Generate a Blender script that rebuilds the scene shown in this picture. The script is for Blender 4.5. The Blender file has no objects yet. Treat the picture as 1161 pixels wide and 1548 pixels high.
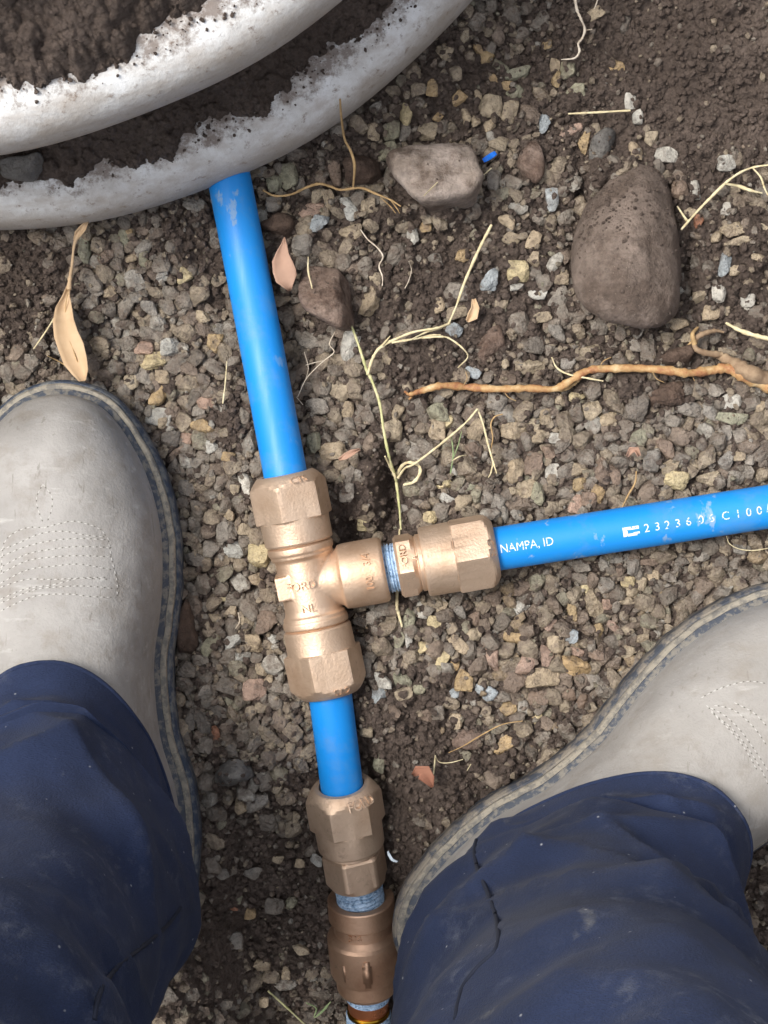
import bpy, bmesh, math, random
import numpy as np
from mathutils import Vector, Matrix, Euler, noise as mnoise
from mathutils.bvhtree import BVHTree

scene = bpy.context.scene
col = scene.collection
PI = math.pi
random.seed(7)
rng = np.random.default_rng(11)

# ------------------------------------------------------------------ camera, sky, sun, exposure
D = 1.0                       # phone one metre above the trench floor
K = 0.00035                   # metres per photograph pixel on the floor
cam = bpy.data.cameras.new('camera')
cam.sensor_fit = 'VERTICAL'
cam.sensor_height = 36.0
cam.lens = 36.0 * D / (1548 * K)
cam.clip_start = 0.01
cam.clip_end = 200.0
camo = bpy.data.objects.new('camera', cam)
camo.location = (0, 0, D)
col.objects.link(camo)
scene.camera = camo

SUN_EL, SUN_AZ = 62.0, -76.0   # degrees; azimuth clockwise from +Y
w = bpy.data.worlds.new('World')
scene.world = w
w.use_nodes = True
nt = w.node_tree
bg = nt.nodes['Background']
sky = nt.nodes.new('ShaderNodeTexSky')
sky.sky_type = 'NISHITA'
sky.sun_disc = False
sky.sun_elevation = math.radians(SUN_EL)
sky.sun_rotation = math.radians(SUN_AZ)
sky.dust_density = 3.0
hsv = nt.nodes.new('ShaderNodeHueSaturation')
hsv.inputs['Saturation'].default_value = 0.30    # veiled, nearly overcast sky
nt.links.new(sky.outputs[0], hsv.inputs['Color'])
nt.links.new(hsv.outputs[0], bg.inputs[0])
bg.inputs[1].default_value = 0.125

sun = bpy.data.lights.new('sun', 'SUN')
sun.energy = 1.3
sun.angle = math.radians(20)
sun.color = (1.0, 0.95, 0.88)
suno = bpy.data.objects.new('sun', sun)
el, az = math.radians(SUN_EL), math.radians(SUN_AZ)
sdir = Vector((math.sin(az) * math.cos(el), math.cos(az) * math.cos(el), math.sin(el)))
suno.rotation_euler = (-sdir).to_track_quat('-Z', 'Y').to_euler()
suno.location = sdir * 5
col.objects.link(suno)

vs = scene.view_settings
vs.view_transform = 'Standard'
vs.look = 'None'
vs.gamma = 1.0
vs.exposure = 1.32

# ------------------------------------------------------------------ helpers
def P(px, py, z=0.0):
    """photograph pixel -> point of the place at height z"""
    k = K * (D - z) / D
    return Vector(((px - 580.5) * k, (774 - py) * k, z))

def to_px(x, y, z=0.0):
    k = K * (D - z) / D
    return x / k + 580.5, 774 - y / k

def lin(r, g, b, f=1.0):
    def c(v):
        v /= 255.0
        return (v / 12.92 if v <= 0.04045 else ((v + 0.055) / 1.055) ** 2.4) * f
    return (c(r), c(g), c(b))

def tag(o, label=None, cat=None, group=None, kind=None):
    if label: o['label'] = label
    if cat: o['category'] = cat
    if group: o['group'] = group
    if kind: o['kind'] = kind
    return o

def empty(name, loc=(0, 0, 0)):
    o = bpy.data.objects.new(name, None)
    o.location = loc
    o.empty_display_size = 0.02
    col.objects.link(o)
    return o

def set_parent(o, parent):
    if parent is not None:
        o.parent = parent
        # parents carry only a translation or nothing
        o.matrix_parent_inverse = Matrix.Translation(world_loc(parent)).inverted()

def world_loc(o):
    v = Vector(o.location)
    if o.parent is not None:
        v = world_loc_parented(o)
    return v

def world_loc_parented(o):
    return Vector(o.get('wloc', (0, 0, 0)))

def mesh_np(name, V, F, mat, parent=None, smooth=True, colors=None):
    """V (n,3) float, F (m,3|4) int"""
    V = np.asarray(V, dtype=np.float32)
    F = np.asarray(F, dtype=np.int32)
    me = bpy.data.meshes.new(name)
    m, k = F.shape
    me.vertices.add(len(V)); me.loops.add(m * k); me.polygons.add(m)
    me.vertices.foreach_set('co', V.ravel())
    me.loops.foreach_set('vertex_index', F.ravel())
    me.polygons.foreach_set('loop_start', np.arange(0, m * k, k, dtype=np.int32))
    me.polygons.foreach_set('loop_total', np.full(m, k, dtype=np.int32))
    me.polygons.foreach_set('use_smooth', np.full(m, smooth))
    me.update(calc_edges=True)
    if colors is not None:
        at = me.attributes.new('col', 'FLOAT_COLOR', 'POINT')
        c = np.ones((len(V), 4), dtype=np.float32)
        c[:, :3] = colors
        at.data.foreach_set('color', c.ravel())
    me.materials.append(mat)
    o = bpy.data.objects.new(name, me)
    col.objects.link(o)
    set_parent(o, parent)
    return o

def mesh_py(name, V, F, mat, parent=None, smooth=True):
    me = bpy.data.meshes.new(name)
    me.from_pydata([tuple(v) for v in V], [], F)
    me.polygons.foreach_set('use_smooth', [smooth] * len(me.polygons))
    me.update()
    me.materials.append(mat)
    o = bpy.data.objects.new(name, me)
    col.objects.link(o)
    set_parent(o, parent)
    return o

def mesh_bm(name, bm, mat, parent=None, smooth=True):
    me = bpy.data.meshes.new(name)
    bm.to_mesh(me); bm.free()
    me.polygons.foreach_set('use_smooth', [smooth] * len(me.polygons))
    me.materials.append(mat)
    o = bpy.data.objects.new(name, me)
    col.objects.link(o)
    set_parent(o, parent)
    return o

def sharp(o, deg=35):
    me = o.data
    bm = bmesh.new(); bm.from_mesh(me)
    a = math.radians(deg)
    for e in bm.edges:
        if len(e.link_faces) == 2 and e.calc_face_angle(0) > a:
            e.smooth = False
    bm.to_mesh(me); bm.free()
    return o

# ---- numpy noise
def _h2(ix, iy, s):
    h = (ix.astype(np.int64) * 374761393 + iy.astype(np.int64) * 668265263 + s * 974634777) & 0xffffffff
    h = ((h ^ (h >> 13)) * 1274126177) & 0xffffffff
    h = (h ^ (h >> 16)) & 0xffffffff
    return h / 4294967295.0

def vnoise(x, y, s=0):
    x = np.asarray(x, float); y = np.asarray(y, float)
    ix, iy = np.floor(x), np.floor(y)
    fx, fy = x - ix, y - iy
    fx = fx * fx * (3 - 2 * fx); fy = fy * fy * (3 - 2 * fy)
    a, b = _h2(ix, iy, s), _h2(ix + 1, iy, s)
    c, d = _h2(ix, iy + 1, s), _h2(ix + 1, iy + 1, s)
    return (a * (1 - fx) + b * fx) * (1 - fy) + (c * (1 - fx) + d * fx) * fy

def fbm(x, y, s=0, o=4):
    t = 0; a = 0.5; n = 0
    for i in range(o):
        t = t + a * vnoise(x, y, s + i * 17); n += a
        x = x * 2.03 + 3.1; y = y * 2.03 + 1.7; a *= 0.5
    return t / n

def crumbs(x, y, cell, s=0):
    """rounded lumps, one jittered bump a cell; returns height in units of cell"""
    gx, gy = x / cell, y / cell
    ix, iy = np.floor(gx), np.floor(gy)
    best = np.zeros_like(gx)
    for dx in (-1, 0, 1):
        for dy in (-1, 0, 1):
            cx, cy = ix + dx, iy + dy
            jx = cx + 0.5 + (_h2(cx, cy, s) - 0.5) * 0.9
            jy = cy + 0.5 + (_h2(cx, cy, s + 5) - 0.5) * 0.9
            r = 0.28 + 0.42 * _h2(cx, cy, s + 9)
            d2 = (gx - jx) ** 2 + (gy - jy) ** 2
            best = np.maximum(best, np.sqrt(np.maximum(r * r - d2, 0)))
    return best

# ------------------------------------------------------------------ materials
class M:
    def __init__(self, name):
        self.m = bpy.data.materials.new(name)
        self.m.use_nodes = True
        self.t = self.m.node_tree
        self.b = self.t.nodes['Principled BSDF']
        self.co = None
    def n(self, kind, **kw):
        nd = self.t.nodes.new('ShaderNode' + kind)
        for k, v in kw.items():
            setattr(nd, k, v)
        return nd
    def set(self, sock, v):
        if isinstance(v, bpy.types.NodeSocket):
            self.t.links.new(v, sock)
        else:
            if sock.type == 'RGBA' and len(v) == 3:
                v = (*v, 1)
            sock.default_value = v
    def coord(self, which='Object'):
        if self.co is None:
            self.co = self.n('TexCoord')
        return self.co.outputs[which]
    def pos(self):
        return self.n('NewGeometry').outputs['Position']
    def noise(self, scale, detail=4, rough=0.55, vec=None, dist=0.0, stretch=None):
        nd = self.n('TexNoise')
        v = vec if vec is not None else self.pos()
        if stretch:
            mp = self.n('Mapping'); self.set(mp.inputs['Vector'], v)
            mp.inputs['Scale'].default_value = stretch
            v = mp.outputs[0]
        self.set(nd.inputs['Vector'], v)
        nd.inputs['Scale'].default_value = scale
        nd.inputs['Detail'].default_value = detail
        nd.inputs['Roughness'].default_value = rough
        nd.inputs['Distortion'].default_value = dist
        return nd.outputs['Fac']
    def vor(self, scale, feature='F1', out='Distance', vec=None):
        nd = self.n('TexVoronoi', feature=feature)
        self.set(nd.inputs['Vector'], vec if vec is not None else self.pos())
        nd.inputs['Scale'].default_value = scale
        return nd.outputs[out]
    def ramp(self, fac, stops):
        nd = self.n('ValToRGB')
        e = nd.color_ramp.elements
        while len(e) < len(stops):
            e.new(0.5)
        for i, (p, c) in enumerate(stops):
            e[i].position = p
            e[i].color = (*c, 1) if not isinstance(c, (int, float)) else (c, c, c, 1)
        self.set(nd.inputs[0], fac)
        return nd.outputs[0]
    def mix(self, fac, a, b, mode='MIX'):
        nd = self.n('Mix', data_type='RGBA', blend_type=mode)
        self.set(nd.inputs['Factor'], fac)
        self.set(nd.inputs['A' if False else 6], a)
        self.set(nd.inputs[7], b)
        return nd.outputs[2]
    def math(self, op, a, b=0.0, clamp=False):
        nd = self.n('Math', operation=op, use_clamp=clamp)
        self.set(nd.inputs[0], a); self.set(nd.inputs[1], b)
        return nd.outputs[0]
    def bump(self, h, strength=0.5, dist=0.001, normal=None):
        nd = self.n('Bump')
        nd.inputs['Strength'].default_value = strength
        nd.inputs['Distance'].default_value = dist
        self.set(nd.inputs['Height'], h)
        if normal is not None:
            self.set(nd.inputs['Normal'], normal)
        return nd.outputs[0]
    def out(self, color=None, rough=None, metal=None, normal=None, spec=None, **kw):
        for nm, v in (('Base Color', color), ('Roughness', rough), ('Metallic', metal), ('Normal', normal), ('Specular IOR Level', spec)):
            if v is not None:
                self.set(self.b.inputs[nm], v)
        for k, v in kw.items():
            self.set(self.b.inputs[k], v)
        return self.m

def soil_material(name, f=1.0):
    m = M(name)
    a = m.noise(28, 5, 0.6)
    b = m.noise(420, 4, 0.65)
    c = m.ramp(a, [(0.30, lin(88, 75, 67, f)), (0.52, lin(108, 94, 85, f)), (0.72, lin(128, 113, 103, f))])
    c = m.mix(m.ramp(b, [(0.3, 0.0), (0.75, 1.0)]), c, lin(78, 66, 58, f))
    sp = m.vor(620)
    c = m.mix(m.ramp(sp, [(0.0, 0.75), (0.16, 0.0)]), c, lin(150, 138, 124, f))
    r = m.ramp(m.noise(60, 3), [(0.35, 0.62), (0.65, 0.92)])
    h = m.noise(520, 7, 0.78)
    h3 = m.vor(380)
    return m.out(c, r, normal=m.bump(h3, 0.7, 0.0022, m.bump(h, 1.0, 0.0030)), spec=0.4)

MAT = {}
MAT['soil'] = soil_material('soil')
MAT['crumb'] = soil_material('soil_crumb', 1.08)

def stone_material(name, from_object, dirt=0.46, gloss=False):
    m = M(name)
    if from_object:
        base = m.n('ObjectInfo').outputs['Color']
    else:
        base = m.n('Attribute', attribute_name='col').outputs['Color']
    n1 = m.noise(170, 4, 0.6)
    base = m.mix(0.22 if from_object else 0.45, base, lin(139, 129, 115))
    base = m.mix(0.85, base, m.ramp(n1, [(0.25, 0.45), (0.5, 1.0), (0.78, 1.5)]), 'MULTIPLY')
    sp = m.vor(620)
    base = m.mix(m.ramp(sp, [(0.0, 0.85), (0.24, 0.0)]), base, lin(70, 58, 50))
    d = m.noise(150, 6, 0.68)
    dm = m.ramp(d, [(dirt, 0.0), (dirt + 0.22, 0.8)])
    dm = m.ramp(m.math('SUBTRACT', 1.0, dm), [(0.0, 0.88), (1.0, 0.0)]) if False else dm
    c = m.mix(dm, base, lin(101, 87, 76))
    h = m.noise(520, 6, 0.72)
    h2 = m.noise(210, 4, 0.6)
    nr = m.bump(h2, 0.8, 0.004, m.bump(h, 0.8, 0.0018))
    r = m.ramp(m.noise(40, 3), [(0.40, 0.24), (0.62, 0.72)])
    return m.out(c, r, normal=nr, spec=0.55)
MAT['gravel'] = stone_material('gravel', False, 0.41)
MAT['pebble'] = stone_material('pebble', True, 0.50)

def rock_material(name, c1, c2, dirt, thr, scale=60, lum=0.8):
    m = M(name)
    n1 = m.noise(scale, 5, 0.6)
    c = m.ramp(n1, [(0.3, c1), (0.7, c2)])
    d = m.noise(34, 7, 0.7)
    c = m.mix(m.ramp(d, [(thr, 0.0), (thr + 0.1, 0.95)]), c, dirt)
    c = m.mix(0.8, c, m.ramp(m.noise(190, 5, 0.7), [(0.3, 0.62), (0.7, 1.25)]), 'MULTIPLY')
    sp = m.vor(420)
    c = m.mix(m.ramp(sp, [(0.0, 0.7), (0.13, 0.0)]), c, lin(165, 152, 138))
    nr = m.bump(m.noise(90, 6, 0.65), lum, 0.006, m.bump(m.noise(480, 6, 0.72), 0.9, 0.0018))
    return m.out(c, 0.78, normal=nr, spec=0.3)
MAT['rock_pale'] = rock_material('pale_stone', lin(130, 116, 103), lin(172, 160, 152), lin(100, 86, 76), 0.48, 30, 0.35)
MAT['rock_mud'] = rock_material('muddy_cobble', lin(108, 95, 86), lin(130, 116, 106), lin(94, 81, 72), 0.50, 25, 0.5)
MAT['rock_red'] = rock_material('reddish_stone', lin(104, 84, 72), lin(150, 132, 120), lin(86, 68, 58), 0.50, 70)
MAT['rock_grey'] = rock_material('grey_stone', lin(98, 95, 92), lin(140, 136, 130), lin(84, 74, 66), 0.62, 70)
MAT['clod'] = rock_material('soil_clod', lin(80, 65, 56), lin(104, 86, 74), lin(70, 56, 48), 0.55, 60)

def plastic_blue():
    m = M('blue_polyethylene')
    n = m.noise(9, 3)
    c = m.ramp(n, [(0.3, (0.004, 0.215, 0.64)), (0.7, (0.008, 0.245, 0.70))])
    d = m.noise(85, 5, 0.6, stretch=(1.0, 0.55, 1.0))
    zone = m.noise(14, 2)
    dm = m.math('MULTIPLY', m.ramp(d, [(0.60, 0.0), (0.64, 1.0)]), m.ramp(zone, [(0.48, 0.0), (0.56, 0.7)]))
    c = m.mix(dm, c, lin(140, 165, 190))
    fm = m.noise(45, 6, 0.7)
    c = m.mix(m.ramp(fm, [(0.50, 0.0), (0.72, 0.30)]), c, lin(120, 138, 150))
    sp = m.vor(240)
    c = m.mix(m.ramp(sp, [(0.0, 0.7), (0.06, 0.0)]), c, lin(110, 96, 84))
    h = m.noise(500, 3)
    sc = m.noise(300, 3, 0.6, stretch=(1, 0.06, 1))
    r = m.ramp(sc, [(0.4, 0.46), (0.7, 0.58)])
    r = m.math('ADD', r, m.math('MULTIPLY', dm, 0.3))
    return m.out(c, r, normal=m.bump(h, 0.06, 0.0005), spec=0.45)
MAT['blue'] = plastic_blue()

def bronze(name, base, dark, rough=0.42, bump=0.6):
    m = M(name)
    n = m.noise(34, 4, 0.6)
    c = m.ramp(n, [(0.28, dark), (0.55, base), (0.8, tuple(min(1, v * 1.12) for v in base))])
    dirt = m.noise(130, 6, 0.7)
    dm = m.ramp(dirt, [(0.58, 0.0), (0.74, 0.6)])
    c = m.mix(dm, c, lin(126, 102, 86))
    g = m.noise(780, 3, 0.6)
    g2 = m.noise(300, 3, 0.6)
    nr = m.bump(g2, bump * 0.15, 0.0005, m.bump(g, bump * 0.8, 0.0006))
    r = m.math('ADD', m.ramp(n, [(0.3, rough + 0.1), (0.7, rough - 0.02)]), m.math('MULTIPLY', dm, 0.25))
    return m.out(c, r, m.ramp(dm, [(0.0, 0.80), (0.6, 0.45)]), nr)
MAT['bronze'] = bronze('cast_bronze', lin(212, 185, 160), lin(183, 151, 123), 0.50, 0.42)
MAT['bronze_nut'] = bronze('cast_bronze_nut', lin(208, 184, 161), lin(178, 151, 127), 0.53, 0.5)
MAT['bronze_dark'] = bronze('dark_bronze', lin(206, 170, 142), lin(168, 130, 104), 0.40, 0.4)
MAT['copper'] = bronze('copper', lin(214, 140, 100), lin(180, 108, 72), 0.26, 0.1)
mm = M('brass_ring'); MAT['brass'] = mm.out(lin(170, 130, 40), 0.25, 1.0)

def sealant():
    m = M('pale_blue_thread_sealant')
    n = m.noise(330, 4, 0.65, dist=1.2)
    c = m.ramp(n, [(0.31, lin(70, 96, 122)), (0.42, lin(132, 162, 192)), (0.60, lin(186, 208, 230))])
    return m.out(c, 0.45, normal=m.bump(n, 0.9, 0.0012))
MAT['sealant'] = sealant()

def leather():
    m = M('grey_leather')
    n = m.noise(16, 5, 0.6)
    c = m.ramp(n, [(0.28, lin(122, 119, 115)), (0.5, lin(147, 144, 140)), (0.72, lin(166, 163, 159))])
    n2 = m.noise(70, 5, 0.65)
    c = m.mix(m.ramp(n2, [(0.50, 0.0), (0.70, 0.55)]), c, lin(122, 114, 104))
    sc = m.noise(120, 4, 0.6, stretch=(0.25, 1.4, 1.0))
    c = m.mix(m.ramp(sc, [(0.60, 0.0), (0.74, 0.5)]), c, lin(186, 184, 180))
    mud = m.noise(38, 7, 0.72)
    c = m.mix(m.ramp(mud, [(0.60, 0.0), (0.72, 0.5)]), c, lin(112, 100, 88))
    sx = m.noise(260, 3, 0.5, stretch=(1.6, 0.12, 1.0), dist=0.6)
    c = m.mix(m.ramp(sx, [(0.66, 0.0), (0.70, 0.5)]), c, lin(112, 106, 98))
    n4 = m.noise(7, 3, 0.5)
    c = m.mix(m.ramp(n4, [(0.45, 0.0), (0.65, 0.35)]), c, lin(160, 154, 145))
    dots = m.vor(150)
    c = m.mix(m.ramp(dots, [(0.0, 0.6), (0.05, 0.0)]), c, lin(70, 60, 50))
    h = m.noise(800, 4, 0.6)
    nr = m.bump(m.noise(45, 5, 0.65), 0.4, 0.003, m.bump(h, 0.4, 0.0007))
    return m.out(c, 0.72, normal=nr, spec=0.3)
MAT['leather'] = leather()

def rubber(name, c1, c2, thr=0.5, sc=140):
    m = M(name)
    n = m.noise(sc, 5, 0.65)
    c = m.mix(m.ramp(n, [(thr, 0.0), (thr + 0.14, 0.9)]), c1, c2)
    return m.out(c, 0.7, normal=m.bump(m.noise(350, 4), 0.4, 0.001), spec=0.3)
MAT['outsole'] = rubber('dusty_navy_rubber', lin(66, 70, 78), lin(132, 124, 112), 0.44, 110)
MAT['outsole_navy'] = rubber('navy_rubber', lin(56, 65, 80), lin(110, 111, 110), 0.46, 160)
MAT['welt'] = rubber('pale_welt', lin(142, 135, 122), lin(104, 101, 96), 0.45, 260)
MAT['rand'] = rubber('dark_rand', lin(66, 71, 80), lin(122, 117, 108), 0.46, 240)
mm = M('stitch_thread'); MAT['thread'] = mm.out(lin(176, 173, 168), 0.8)
mm = M('stitch_hole'); MAT['hole'] = mm.out(lin(104, 100, 94), 0.9)

def denim():
    m = M('navy_work_cotton')
    n = m.noise(12, 4, 0.6)
    c = m.ramp(n, [(0.3, lin(28, 36, 57)), (0.7, lin(41, 51, 78))])
    zone = m.noise(22, 3, 0.6)
    d = m.noise(130, 5, 0.7)
    dm = m.math('MULTIPLY', m.ramp(d, [(0.50, 0.0), (0.72, 1.0)]), m.ramp(zone, [(0.50, 0.0), (0.68, 0.55)]))
    c = m.mix(dm, c, lin(104, 107, 116))
    st = m.noise(60, 4, 0.6, stretch=(1.0, 0.3, 0.6))
    c = m.mix(m.ramp(st, [(0.68, 0.0), (0.76, 0.45)]), c, lin(112, 111, 108))
    sp = m.vor(95)
    c = m.mix(m.ramp(sp, [(0.0, 0.8), (0.07, 0.0)]), c, lin(190, 190, 190))
    wv = m.noise(900, 2, 0.5, stretch=(1.0, 3.0, 1.0))
    c = m.mix(0.6, c, m.ramp(wv, [(0.3, 0.72), (0.7, 1.3)]), 'MULTIPLY')
    nr = m.bump(m.noise(30, 4, 0.55), 0.35, 0.004, m.bump(wv, 0.6, 0.0007))
    return m.out(c, 0.85, normal=nr, spec=0.15, **{'Sheen Weight': 0.04, 'Sheen Roughness': 0.5})
MAT['denim'] = denim()
mm = M('seam_thread'); MAT['seam'] = mm.out(lin(21, 27, 44), 0.9)

def white_plastic():
    m = M('white_plastic')
    n = m.noise(40, 6, 0.68)
    st = m.noise(75, 5, 0.65, stretch=(0.5, 1.1, 1.3))
    c = m.ramp(n, [(0.3, lin(184, 180, 175)), (0.55, lin(214, 214, 212)), (0.75, lin(232, 234, 236))])
    c = m.mix(m.ramp(st, [(0.48, 0.0), (0.70, 0.6)]), c, lin(164, 152, 140))
    d = m.noise(190, 6, 0.7)
    c = m.mix(m.ramp(d, [(0.57, 0.0), (0.69, 0.8)]), c, lin(116, 98, 84))
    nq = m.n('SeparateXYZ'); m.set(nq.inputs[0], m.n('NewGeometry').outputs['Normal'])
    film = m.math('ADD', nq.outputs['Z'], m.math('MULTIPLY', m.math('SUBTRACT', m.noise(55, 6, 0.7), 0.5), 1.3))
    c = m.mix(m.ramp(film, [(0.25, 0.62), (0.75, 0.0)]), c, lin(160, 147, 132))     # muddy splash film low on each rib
    nz = m.n('SeparateXYZ'); m.set(nz.inputs[0], m.n('NewGeometry').outputs['Normal'])
    sm = m.math('ADD', nz.outputs['Z'], m.math('MULTIPLY', m.math('SUBTRACT', m.noise(120, 7, 0.75), 0.5), 0.9))
    c = m.mix(m.ramp(sm, [(0.86, 0.0), (1.0, 0.8)]), c, lin(104, 88, 77))     # soil dust settled on the flat top
    return m.out(c, 0.6, normal=m.bump(d, 0.5, 0.0015), spec=0.3)
MAT['pit'] = white_plastic()

def simple(name, c1, c2, scale=200, rough=0.8, bump=0.3):
    m = M(name)
    n = m.noise(scale, 4, 0.6)
    c = m.ramp(n, [(0.3, c1), (0.7, c2)])
    return m.out(c, rough, normal=m.bump(n, bump, 0.0008), spec=0.25)
MAT['straw'] = simple('dry_straw', lin(188, 172, 132), lin(216, 206, 172), 300)
MAT['straw_green'] = simple('greenish_straw', lin(160, 164, 108), lin(206, 198, 158), 180)
MAT['green'] = simple('grass_green', lin(110, 134, 92), lin(150, 160, 120), 250)
MAT['root_pale'] = simple('pale_root', lin(188, 172, 150), lin(216, 206, 190), 300)
MAT['root_tan'] = simple('tan_root', lin(150, 122, 84), lin(182, 154, 112), 300)
def root_orange():
    m = M('orange_root')
    n = m.noise(95, 6, 0.7)
    c = m.ramp(n, [(0.32, lin(88, 64, 50)), (0.43, lin(150, 104, 70)), (0.55, lin(172, 138, 94)), (0.70, lin(198, 176, 138))])
    return m.out(c, 0.6, normal=m.bump(m.noise(400, 4), 0.6, 0.001), spec=0.3)
MAT['root_orange'] = root_orange()
MAT['root_brown'] = simple('brown_bark', lin(118, 96, 76), lin(160, 138, 112), 160, 0.85, 0.8)
MAT['leaf_tan'] = simple('dry_tan_leaf', lin(178, 150, 118), lin(196, 170, 138), 55)
MAT['leaf_brown'] = simple('dry_brown_leaf', lin(158, 126, 108), lin(178, 146, 126), 60)
MAT['leaf_rust'] = simple('rust_leaf', lin(132, 88, 70), lin(156, 112, 92), 60)
MAT['blue_scrap'] = simple('blue_plastic_scrap', (0.01, 0.12, 0.6), (0.02, 0.2, 0.75), 200, 0.4)
MAT['white_scrap'] = simple('white_plastic_scrap', lin(190, 205, 215), lin(225, 232, 238), 200, 0.5)
mp = M('pipe_print')
pn = mp.noise(700, 3, 0.6)
MAT['print'] = mp.out(mp.mix(mp.ramp(pn, [(0.56, 0.0), (0.62, 1.0)]), lin(214, 220, 205), (0.006, 0.25, 0.74)), 0.5)

# ------------------------------------------------------------------ ground shape
def gauss(px, py, cx, cy, rx, ry, a=0.0):
    ca, sa = math.cos(math.radians(a)), math.sin(math.radians(a))
    dx, dy = px - cx, py - cy
    u, v = (dx * ca + dy * sa) / rx, (-dx * sa + dy * ca) / ry
    return np.exp(-(u * u + v * v))

SOIL = [(1050, 110, 250, 160, 0, 1.0), (1130, 60, 200, 160, 0, 1.0), (640, 430, 110, 80, 0, .75), (650, 545, 100, 60, 0, .8),
        (690, 320, 160, 60, 0, .5), (40, 440, 80, 90, 0, .7), (300, 350, 70, 50, 0, .8), (355, 640, 26, 60, 0, .6), (605, 1130, 80, 90, 0, .9),
        (640, 1060, 60, 50, 0, .7), (590, 745, 30, 110, -4, 1.0), (530, 805, 40, 50, 0, .9), (680, 1190, 120, 50, -25, .9), (520, 235, 60, 40, 0, .7),
        (640, 60, 90, 80, 0, .6), (900, 30, 80, 60, 0, .8), (380, 1500, 150, 90, 0, .55), (960, 580, 40, 34, 0, .8), (800, 280, 60, 50, 0, .5),
        (250, 1230, 60, 60, 0, .2), (420, 400, 40, 60, 0, .7), (1140, 1420, 60, 160, 0, .6), (560, 480, 60, 60, 0, .5), (560, 1350, 120, 240, 0, .8), (380, 1420, 130, 170, 0, .8), (720, 420, 190, 150, 0, .62), (1080, 420, 120, 150, 0, .6), (740, 130, 190, 110, 0, .62), (900, 540, 120, 50, 0, .55), (330, 400, 60, 60, 0, .7), (480, 280, 90, 60, 0, .4)]
def soil_mask(px, py):
    s = np.zeros_like(np.asarray(px, float))
    for (cx, cy, rx, ry, a, wt) in SOIL:
        s = np.maximum(s, wt * gauss(px, py, cx, cy, rx, ry, a) ** 0.7)
    s = s + 0.35 * (fbm(px / 70.0, py / 70.0, 3, 3) - 0.5)
    return np.clip(s, 0, 1)

def macro(x, y):
    """height of the soil under the stones"""
    x = np.asarray(x, float); y = np.asarray(y, float)
    px, py = x / K + 580.5, 774 - y / K
    s = soil_mask(px, py)
    z = -0.0055 + 0.0085 * s
    z = z + 0.006 * (fbm(px / 190.0, py / 190.0, 21, 3) - 0.5) * 2
    # the hole round the lower fittings
    t = np.clip((py - 1080) / 420.0, 0, 1.4)
    z = z - 0.060 * t * t * (3 - 2 * np.minimum(t, 1.0)) * np.clip(1.25 * np.exp(-((px - 470 - 0.1 * (py - 1300)) / 170.0) ** 4), 0, 1)
    z = z - 0.016 * gauss(px, py, 560, 1190, 60, 80)
    z = z + 0.014 * gauss(px, py, 650, 322, 70, 16) + 0.016 * gauss(px, py, 925, 262, 50, 22, -20) + 0.010 * gauss(px, py, 1035, 330, 14, 60)
    # crevice by the grass stem
    z = z - 0.032 * gauss(px, py, 592, 765, 24, 90, 4)
    z = z - 0.026 * gauss(px, py, 530, 812, 30, 42)
    z = z - 0.012 * gauss(px, py, 530, 950, 26, 40)
    # gap beside the oval cobble
    z = z - 0.012 * gauss(px, py, 880, 290, 14, 50) - 0.010 * gauss(px, py, 1040, 390, 12, 60)
    # trench side rising in the far corner
    u = np.clip((px - 900) / 330.0, 0, 3) * 0.6 + np.clip((190 - py) / 240.0, 0, 3) * 0.7
    z = z + 0.045 * np.clip(u - 0.35, 0, 1.6) ** 1.3
    z = z + 0.016 * np.clip(u, 0, 1) * (fbm(px / 60.0, py / 45.0, 77, 3) - 0.5) * 2
    # further away from the trench floor the banks rise
    far = np.maximum(np.abs(x) - 0.37, np.abs(y) - 0.44)
    z = z + 0.42 * (1 - np.exp(-(np.clip(far, 0, 5) / 0.16) ** 2))
    return z

# ------------------------------------------------------------------ layout of pipes and fittings (needed by the gravel)
TEE_A, TEE_B = P(431, 716, 0.021), P(500, 1050, 0.011)
TEE_C = P(467, 881, 0.0165)
PIPE_UP = [P(322, 150, 0.010), P(346, 268, 0.014), P(389, 490, 0.018), TEE_A]
BR_END = P(750, 830, 0.0185)
PIPE_R = [BR_END, P(950, 797, 0.0185), P(1161, 766, 0.018), P(1420, 735, 0.012)]
LOW_A = P(516, 1186, -0.001)
LOW_B = P(541, 1334, -0.024)
CPL_A = P(545, 1357, -0.029)
CPL_B = P(556, 1494, -0.052)
NIP_B = P(560, 1640, -0.082)
PIPE_LOW = [TEE_B, LOW_A]
SEGS = [(PIPE_UP[0], PIPE_UP[-1], .0115), (TEE_A, TEE_B, .0185), (TEE_C, BR_END, .0185), (PIPE_R[0], PIPE_R[-1], .0115),
        (TEE_B, LOW_A, .0115), (LOW_A, LOW_B, .0185), (CPL_A, CPL_B, .019), (CPL_B, NIP_B, .013)]

def seg_dist(p):
    best = 9.0
    for a, b, r in SEGS:
        ab = b - a
        t = max(0.0, min(1.0, (p - a).dot(ab) / ab.length_squared))
        best = min(best, (p - (a + ab * t)).length - r)
    return best

PIT_C1, PIT_R1 = Vector((-.2153, .4855)), .341
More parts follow.
